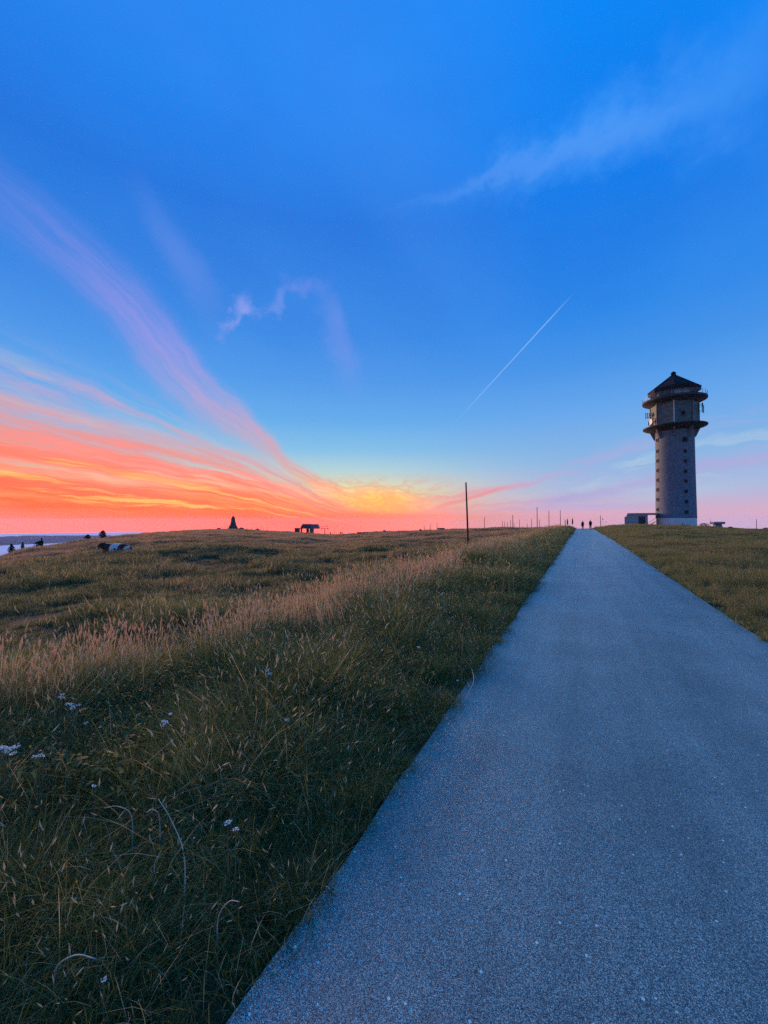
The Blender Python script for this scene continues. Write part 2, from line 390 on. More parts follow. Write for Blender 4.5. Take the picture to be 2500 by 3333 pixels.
def height(x, y, detail=True):
    x = np.asarray(x, float); y = np.asarray(y, float)
    r = np.hypot(x, y); a = np.degrees(np.arctan2(x, y))
    rs = np.interp(a, _az, _rs); zs = np.interp(a, _az, _zs)
    r0 = 5.0
    q = np.clip((r - r0) / (rs - r0), 0, None)
    z = zs * np.minimum(q * q / (q + 0.05) * 1.05, 1.0)
    dr = np.maximum(r - rs, 0)
    s0 = np.minimum((zs - EYE) / rs, -0.0) - 0.012
    fall = s0 * dr - 0.0012 * np.minimum(dr, 160) ** 2 - 0.384 * np.maximum(dr - 160, 0)
    z = np.maximum(z + fall, -400.0)
    if detail:
        t = x * PN[0] + y * PN[1]
        off = np.clip((np.maximum(T_L - t, t - T_R) - 0.6) / 5.0, 0, 1) * np.clip((rs - r) / 12.0, 0, 1)
        z = z + off * (hash_noise(x, y, 6.0, 3) * 0.5 + hash_noise(x, y, 2.2, 5) * 0.32)
        z = z - 0.03 * np.clip((T_L - t) / 0.4, 0, 1) - 0.03 * np.clip((t - T_R) / 0.4, 0, 1)
    return z
def H(x, y): return float(height(np.array([x]), np.array([y]))[0])
def ground(px, Y):
    """world point on the ground Y metres ahead in a photograph column"""
    x = (px - 1250) / F * Y
    return Vector((x, Y, H(x, Y)))
def mpp(Y): return Y / F          # metres per photograph pixel at Y metres ahead

# ground sheet, reaching the horizon
AZ = np.concatenate([np.arange(-180, -60, 3.0), np.arange(-60, 60, 0.5), np.arange(60, 180, 3.0)])
RR = np.concatenate([[0.0], np.geomspace(0.6, 420, 190), np.geomspace(440, 9950, 40)])
A_, R_ = np.meshgrid(np.radians(AZ), RR[1:])
X_ = R_ * np.sin(A_); Y_ = R_ * np.cos(A_); Z_ = height(X_, Y_)
na = len(AZ); V = np.concatenate([[[0, 0, 0]], np.stack([X_, Y_, Z_], -1).reshape(-1, 3)])
faces = [(0, 1 + (k + 1) % na, 1 + k) for k in range(na)]
for j in range(len(RR) - 2):
    a0 = 1 + j * na; b0 = a0 + na
    faces += [(a0 + k, a0 + (k + 1) % na, b0 + (k + 1) % na, b0 + k) for k in range(na)]
me = bpy.data.meshes.new('ground'); me.from_pydata(V.tolist(), [], faces); me.update()
m_, q, p, o_ = material('turf_soil', 0.95, 0.1)
pos = q.node('ShaderNodeNewGeometry').outputs['Position']
n1 = q.noise(pos, 0.25, 6, 0.6); n2 = q.noise(pos, 3.0, 6, 0.65)
c = q.mix(q.ss(n1, 0.35, 0.65), (0.045, 0.045, 0.018, 1), (0.085, 0.058, 0.03, 1))
c = q.mix(q.ss(n2, 0.35, 0.7), c, (0.055, 0.046, 0.022, 1))
q.put(p.inputs['Base Color'], c); bump(q, p, n2, 0.05)
gr = obj('ground', me, m_, smooth=True); tag(gr, 'grassy hilltop sloping away under the meadow and pasture', 'ground', kind='structure')
if gr.data.polygons[0].normal.z < 0: gr.data.flip_normals()

# asphalt path
L0, L1, NS = -6.0, 96.0, 340
ss_ = np.linspace(0, 1, NS) ** 1.6 * (L1 - L0) + L0
jl = [0.02 * hash_noise(np.array([s]), np.array([0.]), 0.55, 21)[0] * 2 + 0.012 * hash_noise(np.array([s]), np.array([0.]), 2.7, 22)[0] * 2 for s in ss_]
jr = [0.02 * hash_noise(np.array([s]), np.array([9.]), 0.55, 23)[0] * 2 + 0.012 * hash_noise(np.array([s]), np.array([9.]), 2.7, 24)[0] * 2 for s in ss_]
bm = B(); rows = []
for i, s in enumerate(ss_):
    row = []
    ts = [T_L + jl[i] - 0.02, T_L + jl[i]] + list(np.linspace(T_L + 0.3, T_R - 0.3, 7)) + [T_R + jr[i], T_R + jr[i] + 0.02]
    for k, t in enumerate(ts):
        w = PD * s + PN * t; z = float(height(w[:1], w[1:], False)[0])
        crown = 0.03 + 0.02 * (1 - ((t - 0.58) / 1.58) ** 2)
        row.append(bm.verts.new((t, s, z + (crown if 0 < k < len(ts) - 1 else -0.08))))
    rows.append(row)
for a, b in zip(rows, rows[1:]):
    for k in range(len(a) - 1): bm.faces.new((a[k], a[k + 1], b[k + 1], b[k]))
m_, q, p, o_ = material('asphalt', 0.4, 0.8)
oc = q.node('ShaderNodeTexCoord').outputs['Object']
vo = q.node('ShaderNodeTexVoronoi'); q.put(vo.inputs['Vector'], oc); vo.inputs['Scale'].default_value = 380
vr, vg, vb = q.sep(vo.outputs['Color'])
agg = q.ramp(vr, [(0.0, (0.015, 0.015, 0.015)), (0.4, (0.09, 0.09, 0.09)), (0.7, (0.21, 0.21, 0.21)), (0.92, (0.40, 0.40, 0.39)), (1.0, (0.6, 0.6, 0.58))])
vo2 = q.node('ShaderNodeTexVoronoi'); q.put(vo2.inputs['Vector'], oc); vo2.inputs['Scale'].default_value = 55
v2r, _, _ = q.sep(vo2.outputs['Color'])
agg = q.mix(q.mul(q.ss(v2r, 0.985, 0.99), q.ss(vo2.outputs['Distance'], 0.28, 0.34, 1.0, 0.0)), agg, (0.7, 0.69, 0.66, 1))
pn = q.noise(oc, 0.8, 5, 0.6); pn2 = q.noise(q.vm('MULTIPLY', oc, (2.2, 0.12, 1)), 1.0, 4, 0.6)
tone = q.add(q.ss(pn, 0.3, 0.7, 0.78, 1.14), q.ss(pn2, 0.35, 0.65, -0.15, 0.13))
agg = q.mix(1.0, agg, q.xyz(tone, tone, tone), 'MULTIPLY')
agg = q.mix(1.0, agg, (0.72, 1.22, 1.06, 1), 'MULTIPLY')
q.put(p.inputs['Base Color'], agg)
bump(q, p, q.add(vr, q.mul(q.noise(oc, 260, 2), 0.7)), 0.002, 0.5)
path = autosmooth(obj('path', bm, m_), 25); path.rotation_euler = (0, 0, math.atan2(-PD[0], PD[1]))
tag(path, 'long straight grey asphalt path running up to the crest', 'path', kind='structure')

# ------------------------------------------------------------------ far valley: mist sheet and wooded ridge
bm = B(); rr = np.geomspace(700, 9750, 40); aa = np.radians(np.arange(0, 360, 2.0)); rows = []
for r in rr:
    row = []
    for a in aa:
        x, y = r * math.sin(a), r * math.cos(a)
        w = 14 * hash_noise(np.array([x]), np.array([y]), 700, 31)[0] + 6 * hash_noise(np.array([x]), np.array([y]), 260, 32)[0]
        k2 = np.interp(math.degrees(math.atan2(x, y)), [-180, -32, -18, 90, 180], [1, 1, 0.5, 0.5, 1]); x *= k2; y *= k2
        row.append(bm.verts.new((x, y, -218 + w * (1 if r < 9000 else 0.3))))
    rows.append(row)
for a, b in zip(rows, rows[1:]):
    for k in range(len(aa)): bm.faces.new((a[k], b[k], b[(k + 1) % len(aa)], a[(k + 1) % len(aa)]))
m_ = mottled('mist', (0.84, 0.78, 0.74), (0.9, 0.84, 0.8), 0.002, 1.0, 0.0)
o = obj('valley_mist', bm, m_, smooth=True); tag(o, 'pale sea of mist filling the far valley', 'mist', kind='stuff')
bm = B(); rows = []
for i, a in enumerate(np.linspace(-75, -22, 120)):
    row = []
    for j, dr in enumerate(np.linspace(-1, 1, 15)):
        r = 5750 + dr * 650 + 250 * math.sin(a * 0.3)
        hmax = np.interp(a, [-75, -60, -45, -42, -38, -33, -27, -22], [60, 120, 96, 98, 82, 60, 40, -10])
        x, y = r * math.sin(R(a)), r * math.cos(R(a))
        z = -230 + (hmax * 0.66 + 12) * max(0, 1 - dr * dr) ** 0.8 + 14 * hash_noise(np.array([x]), np.array([y]), 240, 41)[0] * (1 - dr * dr) + 10 * hash_noise(np.array([x]), np.array([y]), 70, 42)[0] * (1 - dr * dr)
        row.append(bm.verts.new((x, y, z)))
    rows.append(row)
for a, b in zip(rows, rows[1:]):
    for k in range(14): bm.faces.new((a[k], b[k], b[k + 1], a[k + 1]))
m_ = mottled('ridge_forest', (0.07, 0.095, 0.12), (0.11, 0.135, 0.165), 0.012, 1.0, 0.0)  # forest colour paled and blued, distance haze painted into the base colour
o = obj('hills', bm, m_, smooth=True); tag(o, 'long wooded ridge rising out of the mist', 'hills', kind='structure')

bm = B(); box(bm, (0, 0, (60 - 402) / 2), (21000, 21000, 462))
hm = bpy.data.materials.new('haze_air'); hm.use_nodes = True; hm.node_tree.nodes.clear(); q = G(hm.node_tree)
pv = q.node('ShaderNodeVolumePrincipled'); pv.inputs['Color'].default_value = (0.72, 0.78, 1.0, 1); pv.inputs['Density'].default_value = 2.4e-5; pv.inputs['Anisotropy'].default_value = 0.2
ho = q.node('ShaderNodeOutputMaterial'); hm.node_tree.links.new(pv.outputs[0], ho.inputs['Volume'])
haze = obj('haze', bm, hm); tag(haze, 'thin evening haze over the hilltop and valley', 'haze', kind='stuff')

# ------------------------------------------------------------------ lookout tower
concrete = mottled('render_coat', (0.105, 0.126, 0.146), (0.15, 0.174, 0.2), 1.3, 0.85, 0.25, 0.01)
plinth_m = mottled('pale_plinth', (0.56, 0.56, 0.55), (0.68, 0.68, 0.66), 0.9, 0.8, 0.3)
cabin_m = mottled('green_grey_cladding', (0.06, 0.088, 0.08), (0.10, 0.132, 0.118), 1.1, 0.7, 0.3)
dark_m = mottled('dark_metal', (0.020, 0.021, 0.024), (0.04, 0.042, 0.046), 2.0, 0.6, 0.4)
slab_m = mottled('platform_concrete', (0.045, 0.048, 0.045), (0.08, 0.08, 0.075), 1.2, 0.85, 0.2)
roof_m = mottled('dark_roofing', (0.009, 0.010, 0.012), (0.018, 0.02, 0.023), 1.5, 0.9, 0.15)
frame_m = mottled('window_frame', (0.05, 0.05, 0.055), (0.08, 0.08, 0.085), 3.0, 0.6)
white_m = mottled('white_paint', (0.3, 0.3, 0.3), (0.38, 0.38, 0.37), 3.0, 0.5, 0.4)
m_, q, p, o_ = material('dark_pane', 0.9, 0.0); p.inputs['Base Color'].default_value = (0.022, 0.026, 0.032, 1); pane_m = m_
m_, q, p, o_ = material('clear_glass', 0.35, 0.1)
p.inputs['Base Color'].default_value = (0.75, 0.85, 0.86, 1)
tr = q.node('ShaderNodeBsdfTransparent'); mx = q.node('ShaderNodeMixShader'); mx.inputs[0].default_value = 0.045
m_.node_tree.links.new(tr.outputs[0], mx.inputs[1]); m_.node_tree.links.new(p.outputs[0], mx.inputs[2]); m_.node_tree.links.new(mx.outputs[0], o_.inputs[0])
glass_m = m_

m_, q, p, o_ = material('reflecting_pane', 0.12, 0.6); p.inputs['Base Color'].default_value = (0.10, 0.11, 0.12, 1); sheen_m = m_
TY = 116.0; TX = (2200 - 1250) / F * TY
taz = math.atan2(TX, TY); TZ = 0.25
tower = empty('lookout_tower', (TX, TY, TZ), -taz)
tag(tower, 'tall round lookout tower with two ring platforms and dark pointed roof', 'tower')
z0 = lambda z: z - TZ
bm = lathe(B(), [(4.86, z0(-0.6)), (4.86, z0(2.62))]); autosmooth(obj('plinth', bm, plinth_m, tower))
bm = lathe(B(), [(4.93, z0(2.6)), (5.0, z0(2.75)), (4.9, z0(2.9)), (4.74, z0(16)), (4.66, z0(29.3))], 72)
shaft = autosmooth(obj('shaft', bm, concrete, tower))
bm = lathe(B(), [(4.6, z0(27.6)), (5.6, z0(28.1)), (7.55, z0(28.75)), (7.75, z0(28.9)), (7.75, z0(29.15)), (7.6, z0(29.2)), (4.6, z0(29.25))], 72)
lowp = autosmooth(obj('lower_platform', bm, slab_m, tower), 25)
bm = lathe(B(), [(5.75, z0(29.2)), (5.75, z0(36.1))], 8)
cabin = obj('cabin', bm, cabin_m, tower)
for k in range(8):
    a = k * math.pi / 4
    bm = B(); box(bm, (5.74 * math.sin(a), -5.74 * math.cos(a), z0(32.6)), (0.22, 0.3, 6.6), a)
    obj('corner_strip', bm, frame_m if k not in (0,) else plinth_m, cabin)
bm = lathe(B(), [(5.2, z0(35.3)), (5.8, z0(35.7)), (7.55, z0(36.35)), (7.8, z0(36.5)), (7.8, z0(36.95)), (7.7, z0(37.0)), (4.5, z0(37.02))], 72)
uppp = autosmooth(obj('upper_platform', bm, slab_m, tower), 25)
bm = lathe(B(), [(5.2, z0(37.0)), (5.2, z0(39.2))], 8)
top = obj('lookout_room', bm, dark_m, tower)
for k in range(8):
    a = (k + 0.5) * math.pi / 4; ap = 5.2 * math.cos(math.pi / 8)
    for s in (-1, 1):
        bm = B(); box(bm, ((ap + 0.03) * math.sin(a) + s * 0.92 * math.cos(a), -(ap + 0.03) * math.cos(a) + s * 0.92 * math.sin(a), z0(38.15)), (1.66, 0.06, 1.25), a)
        obj('window_pane', bm, sheen_m if k == 0 else pane_m, top)
bm = lathe(B(), [(6.0, z0(38.75)), (6.32, z0(38.9)), (6.38, z0(40.0)), (0.75, z0(44.15)), (0.7, z0(44.2))], 8)
roof = obj('roof', bm, roof_m, tower)
for k in range(8):                                   # ridge caps
    a = k * math.pi / 4
    bm = tube(B(), [(6.42 * math.sin(a), -6.42 * math.cos(a), z0(40.02)), (0.75 * math.sin(a), -0.75 * math.cos(a), z0(44.2))], 0.09, 6)
    obj('ridge_cap', bm, roof_m, roof)
bm = lathe(B(), [(0.62, z0(44.0)), (0.62, z0(44.95)), (0.72, z0(45.0)), (0.15, z0(45.5))], 12); obj('finial', bm, roof_m, roof)
# glass balustrade of the upper platform
NP = 32
bmp = B(); box(bmp, (0, 0, 0), (1.44, 0.03, 1.15)); pm = bpy.data.meshes.new('pane'); bmp.to_mesh(pm); bmp.free(); pm.materials.append(glass_m)
bmp = B(); box(bmp, (0, 0, 0), (0.06, 0.06, 1.35)); qm = bpy.data.meshes.new('post'); bmp.to_mesh(qm); bmp.free(); qm.materials.append(dark_m)
for k in range(NP):
    a = (k + 0.5) * 2 * math.pi / NP
    o = obj('glass_panel', pm, None, tower); o.location = (7.62 * math.sin(a), -7.62 * math.cos(a), z0(37.75)); o.rotation_euler = (0, 0, a)
    a = k * 2 * math.pi / NP
    o = obj('railing_post', qm, None, tower); o.location = (7.66 * math.sin(a), -7.66 * math.cos(a), z0(37.6)); o.rotation_euler = (0, 0, a)
for k in range(8):                                   # brackets under the lower platform
    a = k * math.pi / 4
    bm = B(); vs_ = []
    for w in (-0.22, 0.22):
        for r_, z in ((4.6, 25.4), (5.05, 25.9), (6.1, 28.35), (4.6, 28.2)):
            vs_.append(bm.verts.new((r_ * math.sin(a) + w * math.cos(a), -r_ * math.cos(a) + w * math.sin(a), z0(z))))
    bm.faces.new(vs_[:4]); bm.faces.new(list(reversed(vs_[4:])))
    for i in range(4): bm.faces.new((vs_[i], vs_[(i + 1) % 4], vs_[4 + (i + 1) % 4], vs_[4 + i]))
    bmesh.ops.recalc_face_normals(bm, faces=bm.faces); obj('bracket', bm, concrete, tower)
def tower_window(phi, z, w, h, rad):
    a = R(phi)
    bm = B(); P = lambda u, d_, zz: (rad * math.sin(a) + d_ * math.sin(a) + u * math.cos(a), -(rad + d_) * math.cos(a) + u * math.sin(a), z0(zz))
    for u, zz, sx, sz in ((-w / 2, z, 0.12, h + 0.12), (w / 2, z, 0.12, h + 0.12), (0, z + h / 2, w - 0.12, 0.12), (0, z - h / 2, w - 0.12, 0.14)):
        box(bm, P(u, 0.0, zz), (sx, 0.3, sz), a)
    f = obj('window', bm, frame_m, tower)
    bm = B(); box(bm, P(0, 0.0, z), (w - 0.12, 0.16, h - 0.12), a); obj('pane', bm, pane_m, f)
rad_at = lambda z: float(np.interp(z, [2.9, 16, 29], [4.9, 4.74, 4.66]))
for i, zc in enumerate([5.0, 7.92, 10.8, 13.65, 16.45, 19.25, 22.1, 25.35]):
    tower_window(-61, zc, 1.0, 1.1, rad_at(zc) - 0.05)
    tower_window(30, zc - 0.8, 0.75 if i < 7 else 1.3, 0.9 if i < 7 else 1.4, rad_at(zc) - 0.05)
tower_window(-67.5, 33.1, 0.7, 1.1, 5.75 * math.cos(math.pi / 8) - 0.03)
tower_window(22.5, 31.9, 1.0, 1.1, 5.75 * math.cos(math.pi / 8) - 0.03)
def dish(phi, z, r_, rad):
    a = R(phi); bm = lathe(B(), [(0.05, -0.05), (r_ * 0.6, 0.04), (r_, 0.18), (r_, 0.32), (0.05, 0.34)], 20)
    M = Matrix.Translation((rad * math.sin(a), -rad * math.cos(a), z0(z))) @ Matrix.Rotation(a, 4, 'Z') @ Matrix.Rotation(R(90), 4, 'X')
    bmesh.ops.transform(bm, matrix=M, verts=bm.verts)
    d_ = autosmooth(obj('dish_antenna', bm, white_m, tower))
    bm = tube(B(), [((rad - 0.7) * math.sin(a), -(rad - 0.7) * math.cos(a), z0(z)), ((rad + 0.05) * math.sin(a), -(rad + 0.05) * math.cos(a), z0(z))], 0.07, 6); obj('mount', bm, dark_m, d_)
dish(-62, 30.9, 0.85, 6.0); dish(-84, 30.9, 0.75, 6.1); dish(-77, 33.2, 0.5, 6.0)
def panel_antenna(phi, z, h, rad):
    a = R(phi); bm = B(); box(bm, (rad * math.sin(a), -rad * math.cos(a), z0(z)), (0.34, 0.2, h), a, 0.04)
    o = obj('panel_antenna', bm, dark_m, tower)
    for zz in (z - h * 0.32, z + h * 0.32):
        bm = tube(B(), [((rad - 1.0) * math.sin(a), -(rad - 1.0) * math.cos(a), z0(zz)), (rad * math.sin(a), -rad * math.cos(a), z0(zz))], 0.045, 6)
        obj('mount', bm, dark_m, o)
panel_antenna(-88, 33.4, 1.9, 6.9); panel_antenna(-96, 33.6, 1.7, 6.5); panel_antenna(86, 33.7, 2.6, 6.45); panel_antenna(92, 33.3, 2.2, 6.75); panel_antenna(80, 34.4, 0.9, 6.6)
panel_antenna(-58, 31.2, 1.6, 6.0)

annex_m = mottled('annex_render', (0.24, 0.25, 0.26), (0.32, 0.33, 0.34), 1.3, 0.85, 0.25, 0.01)
# flat-roofed entrance annex beside the tower
ann = empty('entrance_annex', (TX, TY, 0), -taz); tag(ann, 'low flat-roofed concrete annex joined to the left foot of the tower', 'annex')
AZ0 = H(TX - 8, TY - 4) - 0.4
bm = B(); box(bm, (-9.35, -2.6, AZ0 + 1.75), (5.1, 5.2, 3.5), 0, 0.03); awall = obj('wall', bm, annex_m, ann)
bm = B(); box(bm, (-12.15, -2.5, AZ0 + 1.5), (0.5, 5.0, 3.0), 0, 0.03); obj('side_wall', bm, annex_m, ann)
bm = B(); box(bm, (-7.95, -2.6, AZ0 + 3.77), (7.4, 5.5, 0.55), 0, 0.03); obj('roof_slab', bm, annex_m, ann)
bm = B(); box(bm, (-8.0, -5.23, AZ0 + 1.75), (1.6, 0.1, 2.6)); dr = obj('door', bm, dark_m, ann)
bm = B(); box(bm, (-7.4, -5.32, AZ0 + 1.6), (0.06, 0.1, 0.3)); obj('handle', bm, frame_m, dr)
bm = B()
for i in range(6): box(bm, (-6.55 + 0.32 * i, -3.0, AZ0 + 0.35 + 0.22 * i), (0.32, 1.6, 0.25))
obj('steps', bm, dark_m, ann)
bm = B()
tube(bm, [(-6.7, -3.9, AZ0 + 1.1), (-4.75, -3.9, AZ0 + 2.45)], 0.05, 6); tube(bm, [(-6.6, -3.9, AZ0), (-6.6, -3.9, AZ0 + 1.2)], 0.05, 6); obj('handrail', bm, dark_m, ann)

# concrete viewing table and low shrubs right of the tower
b = ground(2335, 100); vt = empty('stone_table', b, -math.atan2(b.x, b.y)); tag(vt, 'mushroom-shaped concrete table with wide slab top right of the tower', 'table')
stone_m = mottled('weathered_concrete', (0.2, 0.195, 0.19), (0.33, 0.31, 0.3), 2.4, 0.9, 0.2, 0.03)
bm = lathe(B(), [(1.25, -0.5), (0.98, 0.5), (0.9, 0.82)], 8, R(22.5)); obj('stem', bm, stone_m, vt)
bm = lathe(B(), [(1.4, 0.82), (1.62, 0.95), (1.62, 1.32), (1.5, 1.42)], 8, R(22.5)); obj('slab', bm, stone_m, vt)
bm = tube(B(), [(-1.35, 0, 1.4), (-1.35, 0, 2.0)], 0.03, 5); obj('rod', bm, dark_m, vt)

# ------------------------------------------------------------------ monument, lift station, pylon
rock_m = mottled('rough_stone', (0.05, 0.045, 0.042), (0.12, 0.105, 0.095), 0.9, 0.95, 0.15, 0.1)
def rough(bm, amp, seed):
    rnd = random.Random(seed)
    for v_ in bm.verts: v_.co += Vector((rnd.uniform(-amp, amp), rnd.uniform(-amp, amp), rnd.uniform(-amp, amp) * 0.6))
    return bm
b = ground(759, 292); mon = empty('stone_monument', b); tag(mon, 'tapering rough stone monument on the left hill crest', 'monument')
bm = lathe(B(), [(5.0, -1.2), (4.2, 0.7), (3.3, 0.9), (2.9, 2.2), (2.35, 3.2)], 14); obj('base', rough(bm, 0.25, 1), rock_m, mon)
bm = lathe(B(), [(2.1, 3.0), (1.85, 4.4), (1.55, 6.0), (1.3, 7.6), (1.15, 8.6)], 10); obj('shaft', rough(bm, 0.16, 2), rock_m, mon)
bm = lathe(B(), [(1.2, 8.5), (1.0, 9.0), (0.35, 9.9), (0.1, 10.2)], 8); obj('cap', rough(bm, 0.08, 3), rock_m, mon)

SY = 240.0; k_ = mpp(SY); b = ground(984, SY)
st = empty('lift_station', (0, 0, 0)); tag(st, 'chairlift top station with overhanging metal canopy and open bays', 'lift station')
X = lambda px: (px - 1250) / F * SY
Zp = lambda py: EYE + pix_dir(1000, py).z / pix_dir(1000, py).y * SY
steel_m = mottled('grey_sheet_metal', (0.13, 0.12, 0.115), (0.19, 0.175, 0.165), 0.6, 0.6, 0.3)
can_m = mottled('dark_canopy', (0.05, 0.045, 0.045), (0.09, 0.08, 0.08), 0.6, 0.6, 0.3)
def canopy(x0b, x1b, x0t, x1t, zb, zt, y0, y1, ch):
    bm = B(); vs_ = []
    for yy, ins in ((y0, 0), (y1, 0)):
        vs_.append([bm.verts.new((x0b, yy, zb)), bm.verts.new((x1b, yy, zb)), bm.verts.new((x1b - 0.1, yy, zb + ch)), bm.verts.new((x1t, yy + (0.8 if yy == y0 else -0.8), zt)), bm.verts.new((x0t, yy + (0.8 if yy == y0 else -0.8), zt)), bm.verts.new((x0b + 0.1, yy, zb + ch))])
    a, c = vs_; bm.faces.new(a); bm.faces.new(list(reversed(c)))
    for i in range(6): bm.faces.new((a[i], a[(i + 1) % 6], c[(i + 1) % 6], c[i]))
    bmesh.ops.recalc_face_normals(bm, faces=bm.faces); return bm
obj('canopy', canopy(X(981), X(1015), X(987), X(1013), Zp(1720.5), Zp(1705.5), SY - 3, SY + 3, 0.7), can_m, st)
obj('canopy_end', canopy(X(1015.2), X(1039.5), X(1013.2), X(1035), Zp(1720.8), Zp(1706), SY - 3.1, SY + 3.1, 0.7), steel_m, st)
gz = b.z - 1.2
for px0, px1, mm, dep in ((998.5, 1005, can_m, 2.4), (1010, 1020.5, steel_m, 3.2), (981.5, 983, can_m, 2.0)):
    bm = B(); box(bm, ((X(px0) + X(px1)) / 2, SY, (gz + Zp(1719)) / 2), (X(px1) - X(px0), dep, Zp(1719) - gz)); obj('support', bm, mm, st)
bm = B(); box(bm, ((X(1005) + X(1010)) / 2, SY + 0.8, Zp(1727)), (X(1010.5) - X(1004.5), 0.3, 0.25)); obj('crossbar', bm, can_m, st)
sb = empty('control_hut', (0, 0, 0)); tag(sb, 'small flat-roofed hut just left of the chairlift station', 'hut')
bm = B(); box(bm, ((X(961) + X(975)) / 2, SY, (gz + Zp(1720)) / 2), (X(975) - X(961), 2.6, Zp(1720) - gz)); obj('wall', bm, can_m, sb)
bm = B(); box(bm, ((X(960) + X(981)) / 2, SY, Zp(1719.4)), (X(981) - X(960), 2.9, 0.3)); obj('roof', bm, can_m, sb)
bm = B(); box(bm, (X(979.6), SY, (gz + Zp(1720)) / 2), (X(980.8) - X(979.2), 0.25, Zp(1720) - gz)); obj('post', bm, can_m, sb)

pyl = empty('lift_pylon', (0, 0, 0)); tag(pyl, 'T-shaped chairlift pylon right of the lift station', 'pylon')
PY = 232.0; X2 = lambda px: (px - 1250) / F * PY; Z2 = lambda py: EYE + pix_dir(1057, py).z / pix_dir(1057, py).y * PY
pz = H(X2(1057), PY)
bm = tube(B(), [(X2(1057), PY, pz - 0.5), (X2(1057), PY, Z2(1719.5))], [0.22, 0.16], 10); obj('mast', bm, can_m, pyl)
bm = B(); box(bm, (X2(1057.5), PY, Z2(1719.8)), (X2(1068) - X2(1047), 0.3, 0.22)); obj('crossarm', bm, can_m, pyl)
for px in (1047, 1068):
    bm = B(); box(bm, (X2(px), PY, Z2(1721.2)), (0.45, 2.4, 0.3)); sh = obj('sheave_assembly', bm, can_m, pyl)
    for d_ in (-0.9, -0.3, 0.3, 0.9):
        bm = lathe(B(), [(0.2, -0.06), (0.2, 0.06)], 10); bmesh.ops.transform(bm, matrix=Matrix.Translation((X2(px), PY + d_, Z2(1722.3))) @ Matrix.Rotation(R(90), 4, 'Y'), verts=bm.verts); obj('wheel', bm, dark_m, sh)
bm = B(); tube(bm, [(X2(1048.5), PY, Z2(1719.8)), (X2(1047), PY, Z2(1713))], 0.06, 5); tube(bm, [(X2(1066.5), PY, Z2(1719.8)), (X2(1068), PY, Z2(1713))], 0.06, 5); tube(bm, [(X2(1046), PY, Z2(1713)), (X2(1069.5), PY, Z2(1713))], 0.07, 5)
obj('service_frame', bm, can_m, pyl)

# ------------------------------------------------------------------ snow poles and posts
wood_m = mottled('weathered_wood', (0.028, 0.02, 0.018), (0.06, 0.042, 0.036), 6.0, 0.85, 0.2)
def pole(name, px, Y, ytop, rad, label, cat='pole', group=None, lean=(0, 0), mat=wood_m, cap=False):
    b = ground(px, Y); d = pix_dir(px, ytop); zt = EYE + d.z / d.y * Y; h = max(zt - b.z, 0.6)
    bm = tube(B(), [(0, 0, -0.4), (lean[0] * h * 0.5, lean[1] * h * 0.5, h * 0.5), (lean[0] * h, lean[1] * h, h)], [rad * 1.1, rad, rad * 0.85], 9)
    o = obj(name, bm, mat, None, True); o.location = b
    tag(o, label, cat, group); return o
G1 = 'snow poles along the path'
pole('snow_pole', 1525, 19.5, 1570, 0.042, 'tall dark wooden snow pole nearest the viewer, left of the path', 'pole', G1, (-0.033, 0))
pole('snow_pole', 1748.5, 60, 1651, 0.05, 'second tallest snow pole, dark against the pink horizon', 'pole', G1)
pole('snow_pole', 1669, 62, 1676, 0.045, 'mid-height snow pole between the tallest pole and the second tallest', 'pole', G1)
pole('snow_pole', 1787, 78, 1662.5, 0.055, 'slim snow pole just right of the second tallest pole', 'pole', G1)
pole('snow_pole', 1824, 82, 1660, 0.055, 'slim snow pole beside the stub post and folded parasols', 'pole', G1)
pole('snow_pole', 1577, 96, 1683, 0.06, 'first thin far pole right of the tallest snow pole', 'pole', G1)
pole('snow_pole', 1954.6, 90, 1678, 0.06, 'lone thin snow pole right of the two walkers', 'pole', G1)
pole('snow_pole', 2462, 103, 1690, 0.06, 'lone thin pole at the far right, beyond the concrete table', 'pole', G1)
pole('post', 1839.5, 84, 1692, 0.075, 'short thick stub post just left of the folded parasols', 'post')
pole('post', 2222, 100, 1701.5, 0.07, 'short wooden stake in front of the tower plinth', 'post')
G2 = 'far poles on the crest'
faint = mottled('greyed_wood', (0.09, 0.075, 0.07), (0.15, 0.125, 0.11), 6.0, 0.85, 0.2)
NTH = ['leftmost', 'second from left', 'third from left', 'fourth from left', 'fifth from left', 'sixth from left', 'seventh from left', 'eighth from left', 'ninth from left']
for (px, yt, Y), w_ in zip(((1381, 1710, 119), (1400.6, 1706, 117), (1422.6, 1701, 114)), ('leftmost and shortest', 'middle', 'rightmost and tallest')):
    pole('marker_pole', px, Y, yt, 0.07, w_ + ' of three thin poles on the crest left of the tallest snow pole', 'pole', G2, mat=faint)
for i, (px, yt, Y) in enumerate(((1635, 1696, 93), (1642.5, 1697, 92), (1651, 1700, 92), (1662, 1692, 91), (1673, 1700, 91), (1691, 1690.6, 90), (1716, 1704, 89), (1730, 1688.6, 88), (1756, 1690.5, 88))):
    pole('marker_pole', px, Y, yt, 0.05, NTH[i] + ' of nine faint poles on the crest among the snow poles', 'pole', 'faint far poles', mat=faint)
pole('marker_pole', 1088, 214, 1725, 0.11, 'thin pole on the crest right of the lift pylon', 'pole')
pole('marker_pole', 968.5, 250, 1708, 0.07, 'thin mast above the hut left of the lift station', 'pole')
for i, (px, yt) in enumerate(((804.5, 1716), (821, 1714), (838, 1713), (850, 1714.5), (859, 1717), (870.5, 1715))):
    pole('fence_post', px, 282, yt, 0.11, NTH[i] + ' of six thin posts right of the stone monument', 'post', 'posts right of the monument', mat=faint)
